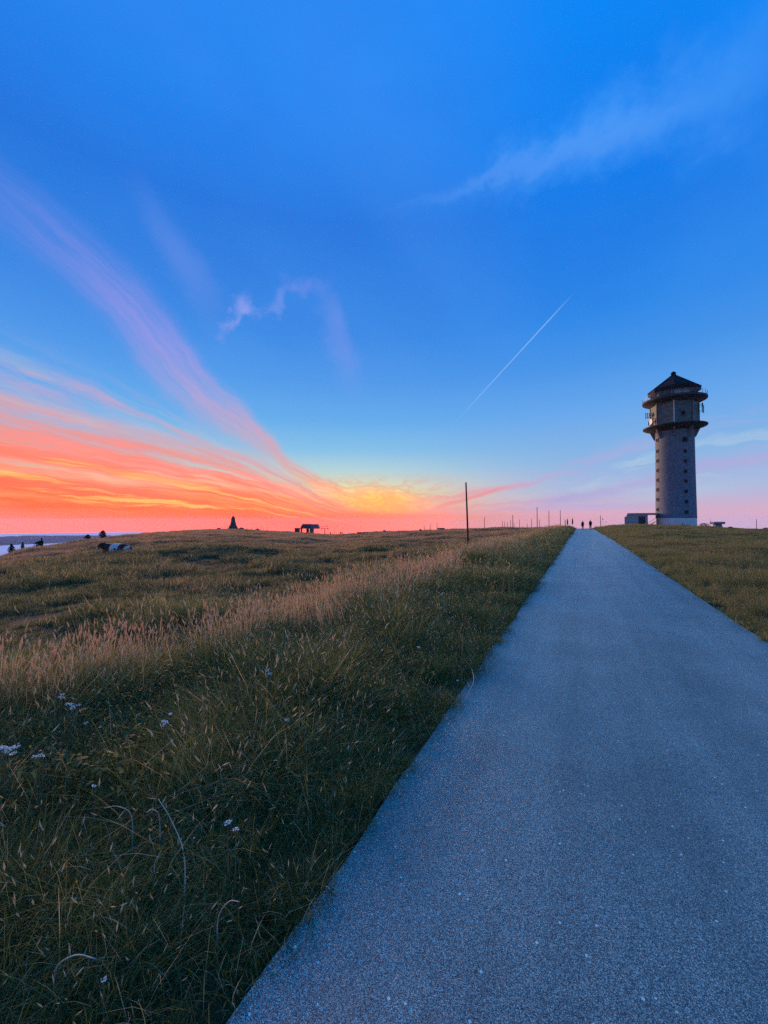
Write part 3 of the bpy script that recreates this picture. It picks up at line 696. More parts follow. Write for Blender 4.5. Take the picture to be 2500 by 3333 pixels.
for i, (px, yt) in enumerate(((725, 1713), (733, 1712), (741, 1709))):
    pole('fence_post', px, 292, yt, 0.11, ('leftmost', 'middle', 'rightmost')[i] + ' of three thin posts close to the left of the monument', 'post', 'posts left of the monument', mat=faint)
for px, lab in ((713, 'dark boulder on the crest left of the monument'), (786, 'dark boulder at the right foot of the monument'), (838, 'low dark boulder farther right of the monument')):
    b = ground(px, 284); bm = ball(B(), (0, 0, 0.4), (1.7, 1.3, 1.0), None, 10, 7); rough(bm, 0.18, int(px)); o = obj('boulder', bm, rock_m); o.location = b; tag(o, lab, 'boulder', 'boulders by the monument')
pale_m = mottled('pale_limestone', (0.4, 0.37, 0.35), (0.55, 0.52, 0.5), 1.5, 0.9)
for px, Y, lab in ((726, 135, 'pale rock on the slope below and left of the monument'), (748, 118, 'small pale rock on the slope right below the monument')):
    b = ground(px, Y); bm = ball(B(), (0, 0, 0.15), (0.45, 0.4, 0.3), None, 10, 7); rough(bm, 0.06, int(px)); o = obj('rock', bm, pale_m); o.location = b; tag(o, lab, 'rock')

# folded parasols and two signs beyond the crest
para_m = mottled('dark_canvas', (0.03, 0.012, 0.016), (0.05, 0.02, 0.024), 4.0, 0.9, 0.1)
for px, yt, lab in ((1847, 1687.6, 'closed dark parasol nearer the stub post'), (1863.5, 1686, 'closed dark parasol nearer the walking woman')):
    Y = 90; b = ground(px, Y); s = mpp(Y); d = pix_dir(px, yt); h = EYE + d.z / d.y * Y - b.z
    pr = empty('parasol', b); tag(pr, lab, 'parasol', 'folded parasols')
    bm = tube(B(), [(0, 0, -0.3), (0, 0, h)], 0.02, 6); obj('pole', bm, faint, pr)
    bm = tube(B(), [(0, 0, h - 1.38), (0, 0, h - 1.3), (0, 0, h - 1.2), (0, 0, h - 0.8), (0, 0, h - 0.3), (0, 0, h)], [0.12, 0.17, 0.14, 0.15, 0.1, 0.03], 10); obj('folded_canopy', bm, para_m, pr, True)
    bm = tube(B(), [(0, 0, -0.1), (0, 0, 0.05)], 0.3, 12); obj('foot', bm, stone_m, pr)
for px, y0, y1, lab in ((1962, 1687, 1692, 'small sign on a hair-thin post right of the lone snow pole'), (1972, 1697, 1700, 'low tiny sign right of the taller small sign')):
    Y = 90; b = ground(px, Y); d = pix_dir(px, (y0 + y1) / 2); h = EYE + d.z / d.y * Y - b.z
    sg = empty('sign', b); tag(sg, lab, 'sign')
    bm = tube(B(), [(0, 0, -0.3), (0, 0, h)], 0.012, 5); obj('post', bm, faint, sg)
    bm = B(); box(bm, (0, -0.02, h), (0.16, 0.02, (y1 - y0) * mpp(Y))); obj('plate', bm, dark_m, sg)

# ------------------------------------------------------------------ people
skin_m = mottled('skin', (0.4, 0.24, 0.17), (0.46, 0.28, 0.2), 8.0, 0.6)
def person(px, Y, h, label, jacket, trousers, hairc, woman, step, yaw):
    b = ground(px, Y); w = Vector((b.x, b.y)); z = float(height(np.array([b.x]), np.array([b.y]), False)[0]) + 0.045
    s = h / 1.75
    root = empty('person', (b.x, b.y, z), yaw); tag(root, label, 'person'); root.scale = (s, s, s)
    bm = B()                                              # local +Y is the walking direction
    hip = 0.92; hw = 0.095
    for sd_, st_ in ((-1, step), (1, -step)):
        kn = (sd_ * (hw + 0.005), st_ * 0.14 + 0.05, 0.49); an = (sd_ * hw, st_ * 0.30 - (0.02 if st_ < 0 else 0.0), 0.09 + (0.05 if st_ < 0 else 0))
        tube(bm, [(sd_ * hw, 0, hip), (sd_ * hw, kn[1] * 0.5, 0.7), kn, (an[0], (an[1] + kn[1]) / 2 - 0.03, 0.3), an], [0.11, 0.105, 0.085, 0.08, 0.06], 10)
        ball(bm, (an[0], an[1] + 0.07, an[2] - 0.045), (0.047, 0.135, 0.045))
    tube(bm, [(0, 0, 0.86), (0, 0, 0.98), (0, 0.0, 1.12), (0, 0.0, 1.28), (0, 0, 1.42), (0, 0.01, 1.49)], [0.15, 0.17, 0.15, 0.18, 0.17, 0.07], 14, 0.66)
    tube(bm, [(0, 0.01, 1.45), (0, 0.03, 1.58)], 0.052, 10)
    ball(bm, (0, 0.035, 1.64), (0.076, 0.098, 0.115)); ball(bm, (0, 0.13, 1.63), (0.012, 0.02, 0.025))
    for sd_ in (-1, 1): ball(bm, (sd_ * 0.078, 0.025, 1.64), (0.01, 0.02, 0.032))
    for sd_, st_ in ((-1, -step), (1, step)):
        sh = (sd_ * 0.185, 0, 1.40); e_ = (sd_ * 0.235, st_ * 0.05 - 0.03, 1.12); wr = (sd_ * 0.225, st_ * 0.17 + 0.05, 0.89)
        tube(bm, [(sd_ * 0.12, 0, 1.41), sh, e_, wr], [0.06, 0.056, 0.043, 0.028], 10)
        pal = (wr[0], wr[1] + 0.015, wr[2] - 0.055)
        ball(bm, pal, (0.018, 0.038, 0.052))
        for i, (fl, off) in enumerate(((0.07, 0.03), (0.08, 0.01), (0.075, -0.01), (0.06, -0.028))):
            tube(bm, [(pal[0], pal[1] + off, pal[2] - 0.035), (pal[0] - sd_ * 0.006, pal[1] + off, pal[2] - 0.04 - fl * 0.5), (pal[0] - sd_ * 0.02, pal[1] + off + 0.005, pal[2] - 0.04 - fl)], [0.0095, 0.009, 0.007], 6)
        tube(bm, [(pal[0], pal[1] + 0.03, pal[2] + 0.02), (pal[0] - sd_ * 0.01, pal[1] + 0.055, pal[2] - 0.015), (pal[0] - sd_ * 0.012, pal[1] + 0.06, pal[2] - 0.045)], [0.012, 0.010, 0.008], 6)
    body = obj('body', fuse(bm, 0.011, 2, 0.5), None, root, True)
    m_, q, p, o_ = material('body_skin_and_trousers', 0.8, 0.2)
    ox, oy, oz = q.sep(q.node('ShaderNodeTexCoord').outputs['Object'])
    arm = q.ss(q.m('ABSOLUTE', ox), 0.172, 0.178)
    low_ = q.mul(q.ss(oz, 1.0, 0.99), q.sub(1.0, arm))
    cc = q.mix(low_, (0.42, 0.26, 0.19, 1), (*trousers, 1)); cc = q.mix(q.ss(oz, 0.10, 0.095), cc, (0.03, 0.03, 0.03, 1))
    q.put(p.inputs['Base Color'], cc); body.data.materials.append(m_)
    jm = mottled('jacket_cloth', jacket, tuple(c * 1.5 for c in jacket), 9.0, 0.9, 0.15)
    bm = B()
    hem = 0.62 if woman else 0.80
    tube(bm, [(0, 0, hem), (0, 0, 0.95), (0, 0.0, 1.12), (0, 0.0, 1.3), (0, 0, 1.44), (0, 0.01, 1.51)], [0.22 if woman else 0.215, 0.205, 0.2, 0.225, 0.195, 0.075], 14, 0.72)
    for sd_, st_ in ((-1, -step), (1, step)):
        tube(bm, [(sd_ * 0.12, 0, 1.42), (sd_ * 0.19, 0, 1.40), (sd_ * 0.245, st_ * 0.05 - 0.03, 1.12), (sd_ * 0.232, st_ * 0.16 + 0.045, 0.91)], [0.075, 0.075, 0.06, 0.048], 10)
    obj('jacket', fuse(bm, 0.013, 2, 0.5), jm, root, True)
    hm_ = mottled('hair', hairc, tuple(c * 1.6 for c in hairc), 20.0, 0.6, 0.3)
    bm = B(); ball(bm, (0, 0.018, 1.672), (0.086, 0.1, 0.1))
    if woman: tube(bm, [(0, -0.05, 1.7), (0, -0.085, 1.55), (0, -0.12, 1.42), (0, -0.135, 1.3)], [0.075, 0.085, 0.095, 0.05], 10, 0.6)
    obj('hair', fuse(bm, 0.012, 2), hm_, root, True)
    return root
YAW = -math.atan2(PD[0], PD[1])
wl = person(1896.5, 82, 1.66, 'person in dark coat with long hair walking away, left of the pair', (0.02, 0.014, 0.016), (0.02, 0.02, 0.025), (0.04, 0.02, 0.012), True, 0.5, YAW)
person(1921.5, 81, 1.84, 'taller person in dark jacket walking away, right of the pair', (0.018, 0.012, 0.013), (0.02, 0.022, 0.03), (0.02, 0.014, 0.01), False, -0.6, YAW)
bag = empty('shoulder_bag', wl.location.copy(), YAW); tag(bag, 'small bag hanging at the side of the walking person in the coat', 'bag')
bm = B(); box(bm, (-0.29, 0.0, 0.68), (0.1, 0.3, 0.3), 0, 0.03); obj('pouch', bm, mottled('bag_leather', (0.06, 0.05, 0.05), (0.1, 0.085, 0.08), 9, 0.6), bag)
bm = tube(B(), [(-0.28, 0.1, 0.8), (-0.25, 0.02, 1.1), (-0.16, 0.0, 1.39), (-0.2, -0.06, 1.1), (-0.28, -0.1, 0.8)], 0.015, 5); obj('strap', bm, dark_m, bag)
for px, Y, lab in ((1108, 214, 'distant person standing left of a pair on the crest near the lift pylon'), (1113.5, 213, 'distant person standing right of a pair on the crest near the lift pylon'), (1076, 226, 'distant lone person on the crest beside the lift pylon')):
    r_ = copy_tree([c for c in scene.objects if c.name.startswith('person') and c.parent is None][1]); b = ground(px, Y - 6); r_.location = b; r_.rotation_euler = (0, 0, 0.3); r_['label'] = lab; r_['category'] = 'person'

# ------------------------------------------------------------------ cattle
def cow_mesh():
    """lying cow, nose towards -X, about 2.3 m long"""
    bm = B()
    tube(bm, [(-0.62, 0, 0.48), (-0.45, 0, 0.47), (-0.1, 0, 0.45), (0.35, 0, 0.44), (0.75, 0, 0.45), (0.98, 0, 0.42), (1.1, 0, 0.36)], [0.2, 0.36, 0.42, 0.44, 0.40, 0.31, 0.14], 16, 0.95)
    tube(bm, [(-0.45, 0, 0.55), (-0.70, -0.03, 0.64), (-0.90, -0.06, 0.71)], [0.27, 0.2, 0.155], 14, 1.15)
    tube(bm, [(-0.84, -0.06, 0.80), (-0.98, -0.07, 0.75), (-1.12, -0.08, 0.64), (-1.25, -0.09, 0.52), (-1.31, -0.09, 0.46)], [0.12, 0.135, 0.1, 0.078, 0.06], 12)
    for sd_ in (-1, 1):
        tube(bm, [(-0.86, -0.06 + sd_ * 0.1, 0.84), (-0.84, -0.06 + sd_ * 0.22, 0.82), (-0.84, -0.06 + sd_ * 0.3, 0.78)], [0.035, 0.05, 0.015], 8, 0.6)
        tube(bm, [(-0.82, -0.06 + sd_ * 0.07, 0.88), (-0.83, -0.06 + sd_ * 0.14, 0.94), (-0.84, -0.06 + sd_ * 0.15, 0.99)], [0.03, 0.022, 0.01], 8)
    for sd_ in (-1, 1):
        tube(bm, [(-0.42, sd_ * 0.28, 0.36), (-0.62, sd_ * 0.33, 0.2), (-0.92, sd_ * 0.32, 0.11)], [0.16, 0.11, 0.075], 10)
        tube(bm, [(-0.92, sd_ * 0.32, 0.1), (-0.7, sd_ * 0.36, 0.06), (-0.52, sd_ * 0.37, 0.055)], [0.07, 0.05, 0.055], 10)
        tube(bm, [(0.8, sd_ * 0.2, 0.4), (0.58, sd_ * 0.4, 0.34), (0.3, sd_ * 0.46, 0.17)], [0.26, 0.2, 0.11], 10)
        tube(bm, [(0.3, sd_ * 0.47, 0.13), (0.6, sd_ * 0.52, 0.1), (0.86, sd_ * 0.52, 0.07)], [0.09, 0.065, 0.05], 10)
        tube(bm, [(0.86, sd_ * 0.52, 0.06), (0.66, sd_ * 0.58, 0.045), (0.55, sd_ * 0.6, 0.05)], [0.05, 0.045, 0.05], 8)
    tube(bm, [(1.05, 0, 0.6), (1.16, 0.03, 0.4), (1.18, 0.06, 0.15), (1.1, 0.1, 0.05)], [0.045, 0.03, 0.025, 0.045], 8)
    return fuse(bm, 0.03, 3)
COW = cow_mesh()
def hide(name, kind):
    m_, q, p, o_ = material(name, 0.85, 0.15)
    oc = q.node('ShaderNodeTexCoord').outputs['Object']; ox, oy, oz = q.sep(oc)
    n = q.noise(oc, 2.4, 3, 0.5, 0.4); nn = q.mul(q.sub(n, 0.5), 0.25)
    white = (0.6, 0.54, 0.46, 1); brown = (0.05, 0.022, 0.018, 1); red = (0.075, 0.022, 0.018, 1)
    if kind == 'pied':
        x_ = q.add(ox, nn)
        c = q.mix(q.ss(x_, -0.06, -0.03), brown, white)
        spots = q.mul(q.ss(q.noise(oc, 4.2, 2, 0.4), 0.56, 0.58), q.ss(oz, 0.72, 0.66))
        c = q.mix(q.mul(spots, q.ss(x_, 0.05, 0.08)), c, brown)
        c = q.mix(q.mul(q.ss(x_, 0.52, 0.55), q.ss(q.sub(x_, q.mul(oz, 0.35)), 0.73, 0.70)), c, red)
        c = q.mix(q.mul(q.ss(x_, -0.86, -0.9), q.ss(q.m('ABSOLUTE', q.add(oy, 0.07)), 0.09, 0.06)), c, white)
        c = q.mix(q.ss(ox, -1.12, -1.16), c, white)
    elif kind == 'white':
        c = q.mix(q.ss(n, 0.5, 0.7), (0.42, 0.38, 0.33, 1), (0.3, 0.27, 0.23, 1))
    elif kind == 'dark':
        c = q.mix(q.ss(n, 0.62, 0.64), brown, white); c = q.mix(q.ss(ox, 0.8, 0.85), c, white)
    else:
        c = q.mix(q.ss(q.add(ox, nn), -0.3, -0.26), white, brown)
    q.put(p.inputs['Base Color'], c); return m_
HIDES = {k: hide('cow_hide_' + k, k) for k in ('pied', 'white', 'dark', 'mixed')}
def cow(px, Y, kind, yaw, label, scale=1.0, dz=0.0):
    me = COW.copy(); me.materials.clear(); me.materials.append(HIDES[kind]); b = ground(px, Y)
    o = obj('cow', me, None, None, True); o.location = (b.x, b.y, b.z + dz); o.rotation_euler = (0, 0, yaw); o.scale = (scale,) * 3
    tag(o, label, 'cow', 'cows lying on the pasture'); return o
cow(376, 24.0, 'pied', R(-12), 'large brown and white cow lying in the grass, nearest to the viewer', 0.95, -0.07)
cow(-30, 27.0, 'white', R(150), 'white cow cut off by the left edge of the picture', 1.0)
cow(939, 66, 'white', R(55), 'small white cow resting below the hut of the lift station', 0.66)
cow(993, 67, 'white', R(60), 'greyish white cow resting below the lift station canopy', 0.66)
for i, (px, Y, kd, yw, lb) in enumerate(((1125, 150, 'dark', 20, 'far dark cow at the left end of the herd on the crest'), (1141, 140, 'white', 170, 'far white cow with dark neighbour near the left end of the herd'),
        (1152, 150, 'dark', 60, 'far dark-headed cow right behind the white one of the herd'), (1171, 148, 'dark', 10, 'far dark cow in the middle of the herd on the crest'),
        (1188, 140, 'dark', 185, 'far dark cow with pale rump in the middle of the herd'), (1222, 135, 'mixed', 15, 'far brown cow with white front, right part of the herd'),
        (1250, 130, 'mixed', 80, 'far small cow seen end-on, second from the right of the herd'), (1267, 124, 'mixed', 95, 'far cow with raised head at the right end of the herd'),
        (1437, 108, 'dark', 8, 'far dark cow lying alone left of the tallest snow pole'), (1368, 117, 'dark', 80, 'tiny dark cow on the crest near three thin poles'))):
    cow(px, Y, kd, R(yw), lb, 0.95, 0.0)

# ------------------------------------------------------------------ small trees and shrubs
bark_m = mottled('bark', (0.04, 0.03, 0.022), (0.08, 0.06, 0.045), 8, 0.9)
needle_m = mottled('needles', (0.016, 0.024, 0.014), (0.035, 0.045, 0.022), 4, 0.85, 0.15)
leaf_m = mottled('shrub_leaves', (0.03, 0.035, 0.018), (0.07, 0.06, 0.03), 4, 0.85, 0.15)
def conifer(px, Y, h, w, label, name='spruce_tree', group='small trees on the left slope', bushy=False, seed=0, tops=1):
    rnd = random.Random(seed); b = ground(px, Y); root = empty(name, b); tag(root, label, 'tree', group)
    bm = tube(B(), [(0, 0, -0.4), (0, 0, h * 0.5), (0.02, 0, h)], [0.05 * h * 0.8, 0.03 * h, 0.006 * h], 7); obj('trunk', bm, bark_m, root)
    bm = B(); n = 1500
    for i in range(n):
        if bushy:
            t = rnd.random(); a = rnd.uniform(0, 6.283); lob = 0.75 + 0.25 * math.sin(3 * a + t * 5)
            rr_ = w * lob * math.sqrt(max(0.02, 1 - (2 * t - 0.9) ** 2)) * rnd.uniform(0.35, 1.0); c = Vector((rr_ * math.cos(a), rr_ * math.sin(a), h * (0.08 + 0.92 * t)))
        else:
            tier = rnd.randrange(11); t = 0.08 + tier / 11 * 0.9; a = (tier * 2.4 + rnd.randrange(6) * 1.047 + rnd.uniform(-0.2, 0.2))
            L = w * (1.0 - t) ** 0.85 * (0.75 + 0.35 * math.sin(tier * 5.3 + a * 2)) + 0.04 * w; f = rnd.random() ** 0.7
            c = Vector((L * f * math.cos(a), L * f * math.sin(a), h * t - 0.22 * L * f + rnd.uniform(-0.02, 0.02) * h))
        s = rnd.uniform(0.04, 0.085) * h ** 0.5
        u = Vector((rnd.gauss(0, 1), rnd.gauss(0, 1), rnd.gauss(0, 0.7))).normalized(); v_ = u.orthogonal().normalized()
        bm.faces.new((bm.verts.new(c - u * s), bm.verts.new(c + v_ * s * 0.5), bm.verts.new(c + u * s * 1.2), bm.verts.new(c - v_ * s * 0.4)))
    obj('crown', bm, leaf_m if bushy else needle_m, root)
    return root
conifer(40, 64, 2.0, 0.85, 'dark spruce with spread lower branches, leftmost of the small trees', seed=1)
conifer(75.5, 66, 1.8, 0.4, 'slim upright spruce second from the left edge', seed=2)
conifer(130, 69, 1.4, 0.9, 'broad dark bush with spindly top, third small tree from the left edge', 'shrub', bushy=True, seed=3)
conifer(137, 69.3, 1.9, 0.35, 'thin spruce tip rising out of the broad dark bush', seed=8)
conifer(287, 85, 1.5, 0.72, 'low dark shrub left of the rounded tree on the slope', 'shrub', bushy=True, seed=4)
conifer(336, 94, 2.1, 0.95, 'rounded small tree on the slope directly above the pied cow', 'tree', bushy=True, seed=5)
for px, Y, h, w, lb, sdd in ((2291, 103, 1.0, 1.55, 'dense low shrub between the tower and the concrete table', 11), (2377, 103, 0.42, 0.7, 'small low shrub right of the concrete table', 12), (2492, 99, 0.55, 0.9, 'low shrub at the right edge of the picture', 13)):
    r_ = conifer(px, Y, h, w, lb, 'shrub', 'low shrubs right of the tower', True, sdd); r_['category'] = 'shrub'

# ------------------------------------------------------------------ grass
def grass_material(name, kind):
    m_ = bpy.data.materials.new(name); m_.use_nodes = True; nt = m_.node_tree; nt.nodes.clear(); q = G(nt)
    at = q.node('ShaderNodeAttribute'); at.attribute_name = 'tint'; tint = at.outputs['Fac']
    pos = q.node('ShaderNodeNewGeometry').outputs['Position']; px_, py_, pz_ = q.sep(pos)
    n1 = q.noise(pos, 0.22, 4, 0.6); n2 = q.noise(pos, 1.3, 4, 0.6)
    green = (0.13, 0.165, 0.045, 1); olive = (0.27, 0.245, 0.09, 1); straw = (0.78, 0.62, 0.36, 1); rust = (0.40, 0.255, 0.145, 1); tan = (0.55, 0.42, 0.23, 1)
    if kind == 'meadow':
        c = q.mix(q.ss(q.add(tint, q.mul(q.sub(n2, 0.5), 1.4)), 0.35, 0.85), (0.06, 0.10, 0.024, 1), (0.25, 0.27, 0.08, 1))
        c = q.mix(q.ss(q.add(tint, q.mul(q.sub(n1, 0.5), 1.0)), q.ss(q.add(q.mul(px_, PN[0]), q.mul(py_, PN[1])), -4.0, -2.6, 0.84, 0.97), 1.04), c, (0.5, 0.41, 0.2, 1)); c = q.mix(q.ss(tint, 0.93, 0.965), c, straw)
    elif kind == 'pasture':
        far = q.ss(q.m('SQRT', q.add(q.mul(px_, px_), q.mul(py_, py_))), 14, 48)
        dry = q.add(q.add(tint, q.mul(q.sub(n1, 0.5), 2.4)), q.mul(far, 0.66))
        c = q.mix(q.ss(q.add(tint, q.mul(q.sub(n2, 0.5), 2.0)), 0.3, 0.8), (0.075, 0.10, 0.034, 1), olive)
        c = q.mix(q.ss(dry, 0.68, 1.1), c, rust); c = q.mix(q.ss(q.add(tint, q.mul(far, 0.1)), 0.86, 0.95), c, tan)
    elif kind == 'right':
        c = q.mix(q.ss(q.add(tint, q.mul(q.sub(n2, 0.5), 1.2)), 0.25, 0.75), green, olive)
        c = q.mix(q.ss(q.add(tint, q.mul(q.sub(n1, 0.5), 1.0)), 0.6, 0.95), c, (0.40, 0.31, 0.14, 1))
    else:
        c = q.mix(q.ss(tint, 0.2, 0.6), rust, tan); c = q.mix(q.ss(tint, 0.65, 0.9), c, (0.8, 0.58, 0.34, 1))
    d_ = q.node('ShaderNodeBsdfPrincipled'); q.put(d_.inputs['Base Color'], c); d_.inputs['Roughness'].default_value = 0.7; d_.inputs['Specular IOR Level'].default_value = 0.25
    t_ = q.node('ShaderNodeBsdfTranslucent'); q.put(t_.inputs['Color'], c)
    mx = q.node('ShaderNodeMixShader'); mx.inputs[0].default_value = 0.45; nt.links.new(d_.outputs[0], mx.inputs[1]); nt.links.new(t_.outputs[0], mx.inputs[2])
    o_ = q.node('ShaderNodeOutputMaterial'); nt.links.new(mx.outputs[0], o_.inputs[0]); return m_

def patch(name, n, radius, hmin, hmax, width, mat, lean=0.35, curl=0.5, heads=0.0, head_len=0.08, seed=0, headw=0.004, tip=0.15):
    """a clump of curved blades, each a few faces; some carry seed heads"""
    rg = np.random.default_rng(seed); V_, F_, T_ = [], [], []
    for i in range(n):
        rr_ = radius * math.sqrt(rg.random()); a = rg.random() * 6.283; bx_, by_ = rr_ * math.cos(a), rr_ * math.sin(a)
        h = hmin + (hmax - hmin) * rg.beta(2, 2.2); yaw = rg.random() * 6.283; ln = lean * rg.random() * h; cu = curl * rg.random() * h
        wdir = rg.random() * 6.283; w = width * rg.uniform(0.6, 1.3); ux, uy = math.cos(wdir) * w / 2, math.sin(wdir) * w / 2
        hasd = rg.random() < heads
        if hasd: h *= 1.25; ux *= 0.55; uy *= 0.55; cu *= 0.4
        tint = rg.random() if not hasd else 0.9 + 0.1 * rg.random()
        dxx, dyy = math.cos(yaw), math.sin(yaw); base = len(V_)
        pts = []
        for f in (0.0, 0.4, 0.75, 1.0):
            off = ln * f + cu * f * f; zz = h * f - 0.35 * cu * f * f * f
            pts.append((bx_ + dxx * off, by_ + dyy * off, zz - (0.03 if f == 0 else 0)))
        for p_, k in zip(pts[:3], (1.0, 0.85, 0.55)):
            V_ += [(p_[0] - ux * k, p_[1] - uy * k, p_[2]), (p_[0] + ux * k, p_[1] + uy * k, p_[2])]
        V_.append(pts[3]); T_ += [tint] * 7
        F_ += [(base, base + 1, base + 3, base + 2), (base + 2, base + 3, base + 5, base + 4), (base + 4, base + 5, base + 6)]
        if hasd:                                        # spindle-shaped head along the tip
            p0, p1 = np.array(pts[2]), np.array(pts[3]); dr_ = (p1 - p0) / (np.linalg.norm(p1 - p0) + 1e-9)
            L = head_len * rg.uniform(0.6, 1.3); e0 = p1 - dr_ * L * 0.2; e1 = e0 + dr_ * L * 0.45; e2 = e0 + dr_ * L; hw_ = headw * rg.uniform(0.7, 1.4); b0 = len(V_)
            V_ += [tuple(e0), (e1[0] + hw_, e1[1], e1[2]), (e1[0] - hw_ * .5, e1[1] + hw_ * .87, e1[2]), (e1[0] - hw_ * .5, e1[1] - hw_ * .87, e1[2]), tuple(e2)]
            T_ += [0.99] * 5
            for k in range(3): F_ += [(b0, b0 + 1 + k, b0 + 1 + (k + 1) % 3), (b0 + 4, b0 + 1 + (k + 1) % 3, b0 + 1 + k)]
    me = bpy.data.meshes.new(name); me.from_pydata(V_, [], F_); me.update()
    at = me.attributes.new('tint', 'FLOAT', 'POINT'); at.data.foreach_set('value', np.array(T_, np.float32))
    me.materials.append(mat); return bpy.data.objects.new(name, me)

def scatter(name, label, patches, P, scl, lean=0.0):
    """one stuff object: clumps set on points by geometry nodes"""
    col = bpy.data.collections.new(name + '_clumps')
    for p_ in patches: col.objects.link(p_)
    n = len(P); me = bpy.data.meshes.new(name); me.vertices.add(n); me.vertices.foreach_set('co', np.asarray(P, np.float32).ravel())
    me.attributes.new('scl', 'FLOAT', 'POINT').data.foreach_set('value', np.asarray(scl, np.float32))
    rot = np.stack([rng.normal(0, lean, n), rng.normal(0, lean, n), rng.uniform(0, 6.283, n)], 1).astype(np.float32)
    me.attributes.new('rot', 'FLOAT_VECTOR', 'POINT').data.foreach_set('vector', rot.ravel())
    me.attributes.new('idx', 'INT', 'POINT').data.foreach_set('value', rng.integers(0, len(patches), n).astype(np.int32))
    o = bpy.data.objects.new(name, me); COL.objects.link(o); tag(o, label, 'grass', kind='stuff')
    ng = bpy.data.node_groups.new(name, 'GeometryNodeTree')
    ng.interface.new_socket('Geometry', in_out='INPUT', socket_type='NodeSocketGeometry'); ng.interface.new_socket('Geometry', in_out='OUTPUT', socket_type='NodeSocketGeometry')
    gi = ng.nodes.new('NodeGroupInput'); go = ng.nodes.new('NodeGroupOutput'); ip = ng.nodes.new('GeometryNodeInstanceOnPoints'); ci = ng.nodes.new('GeometryNodeCollectionInfo')
    ci.inputs['Collection'].default_value = col; ci.inputs['Separate Children'].default_value = True; ci.inputs['Reset Children'].default_value = True
    def named(nm, ty):
        a = ng.nodes.new('GeometryNodeInputNamedAttribute'); a.data_type = ty; a.inputs['Name'].default_value = nm; return a.outputs['Attribute']
    ng.links.new(gi.outputs[0], ip.inputs['Points']); ng.links.new(ci.outputs[0], ip.inputs['Instance']); ip.inputs['Pick Instance'].default_value = True
    ng.links.new(named('idx', 'INT'), ip.inputs['Instance Index']); ng.links.new(named('rot', 'FLOAT_VECTOR'), ip.inputs['Rotation']); ng.links.new(named('scl', 'FLOAT'), ip.inputs['Scale'])
    ng.links.new(ip.outputs[0], go.inputs[0])
    md = o.modifiers.new('clumps', 'NODES'); md.node_group = ng
    return o

def polar_points(r0, r1, dens, a0=-60, a1=58):
    """random points on the ground ring r0..r1, dens per square metre"""
    area = math.radians(a1 - a0) * (r1 * r1 - r0 * r0) / 2; n = int(area * dens)
    r = np.sqrt(rng.uniform(r0 * r0, r1 * r1, n)); a = np.radians(rng.uniform(a0, a1, n))
    x = r * np.sin(a); y = r * np.cos(a); t = x * PN[0] + y * PN[1]
    rs = np.interp(np.degrees(a), _az, _rs)
    ok = r < rs + 2.5
    return x[ok], y[ok], t[ok], r[ok]
MEAD, PAST, RIGHT, STRIP = (grass_material('grass_' + k, k) for k in ('meadow', 'pasture', 'right', 'strip'))
LAB = {}
def build(name, label, sel, patches, rings, scale_fn, lean=0.12):
    Ps, Ss = [], []
    for r0, r1, dens, s0 in rings:
        x, y, t, r = polar_points(r0, r1, dens); ok = sel(x, y, t, r)
        x, y, t, r = x[ok], y[ok], t[ok], r[ok]
        if len(x) == 0: continue
        Ps.append(np.stack([x, y, height(x, y)], 1)); Ss.append(s0 * scale_fn(x, y, t, r))
    return scatter(name, label, patches, np.concatenate(Ps), np.concatenate(Ss), lean)
STRIP_T = -4.15
# left verge: knee-high mixed grasses between the path and the pale strip
near = [patch('blades', 380, 0.27, 0.10, 0.44, 0.0030, MEAD, 1.0, 1.2, 0.024, 0.05, 100 + i) for i in range(5)]
nearshort = [patch('blades', 460, 0.27, 0.05, 0.22, 0.0036, MEAD, 0.6, 0.8, 0.0, 0.05, 110 + i) for i in range(3)]
edge_fn = lambda x, y, t, r: np.clip(0.45 + (T_L - t) * 0.5, 0.45, 1.0) * (1 + 0.9 * hash_noise(x, y, 0.9, 77)) * rng.uniform(0.8, 1.2, len(x))
verge = lambda x, y, t, r: (t < T_L - 0.09) & (t > -6.0)
build('meadow_grass', 'tall dark tangled meadow grass on the left verge of the path', verge, near, [(0.7, 9, 20, 1.0), (9, 26, 9, 1.25), (26, 60, 3.2, 1.6), (60, 95, 2.4, 1.4)], edge_fn, 0.16)
build('verge_grass', 'short grass under the tall meadow grass left of the path', lambda x, y, t, r: (t < T_L - 0.06) & (t > -6.0), nearshort, [(0.7, 9, 22, 1.0), (9, 26, 5, 1.3)], lambda x, y, t, r: rng.uniform(0.8, 1.3, len(x)) * np.clip(0.5 + (T_L - t) * 0.8, 0.5, 1), 0.1)
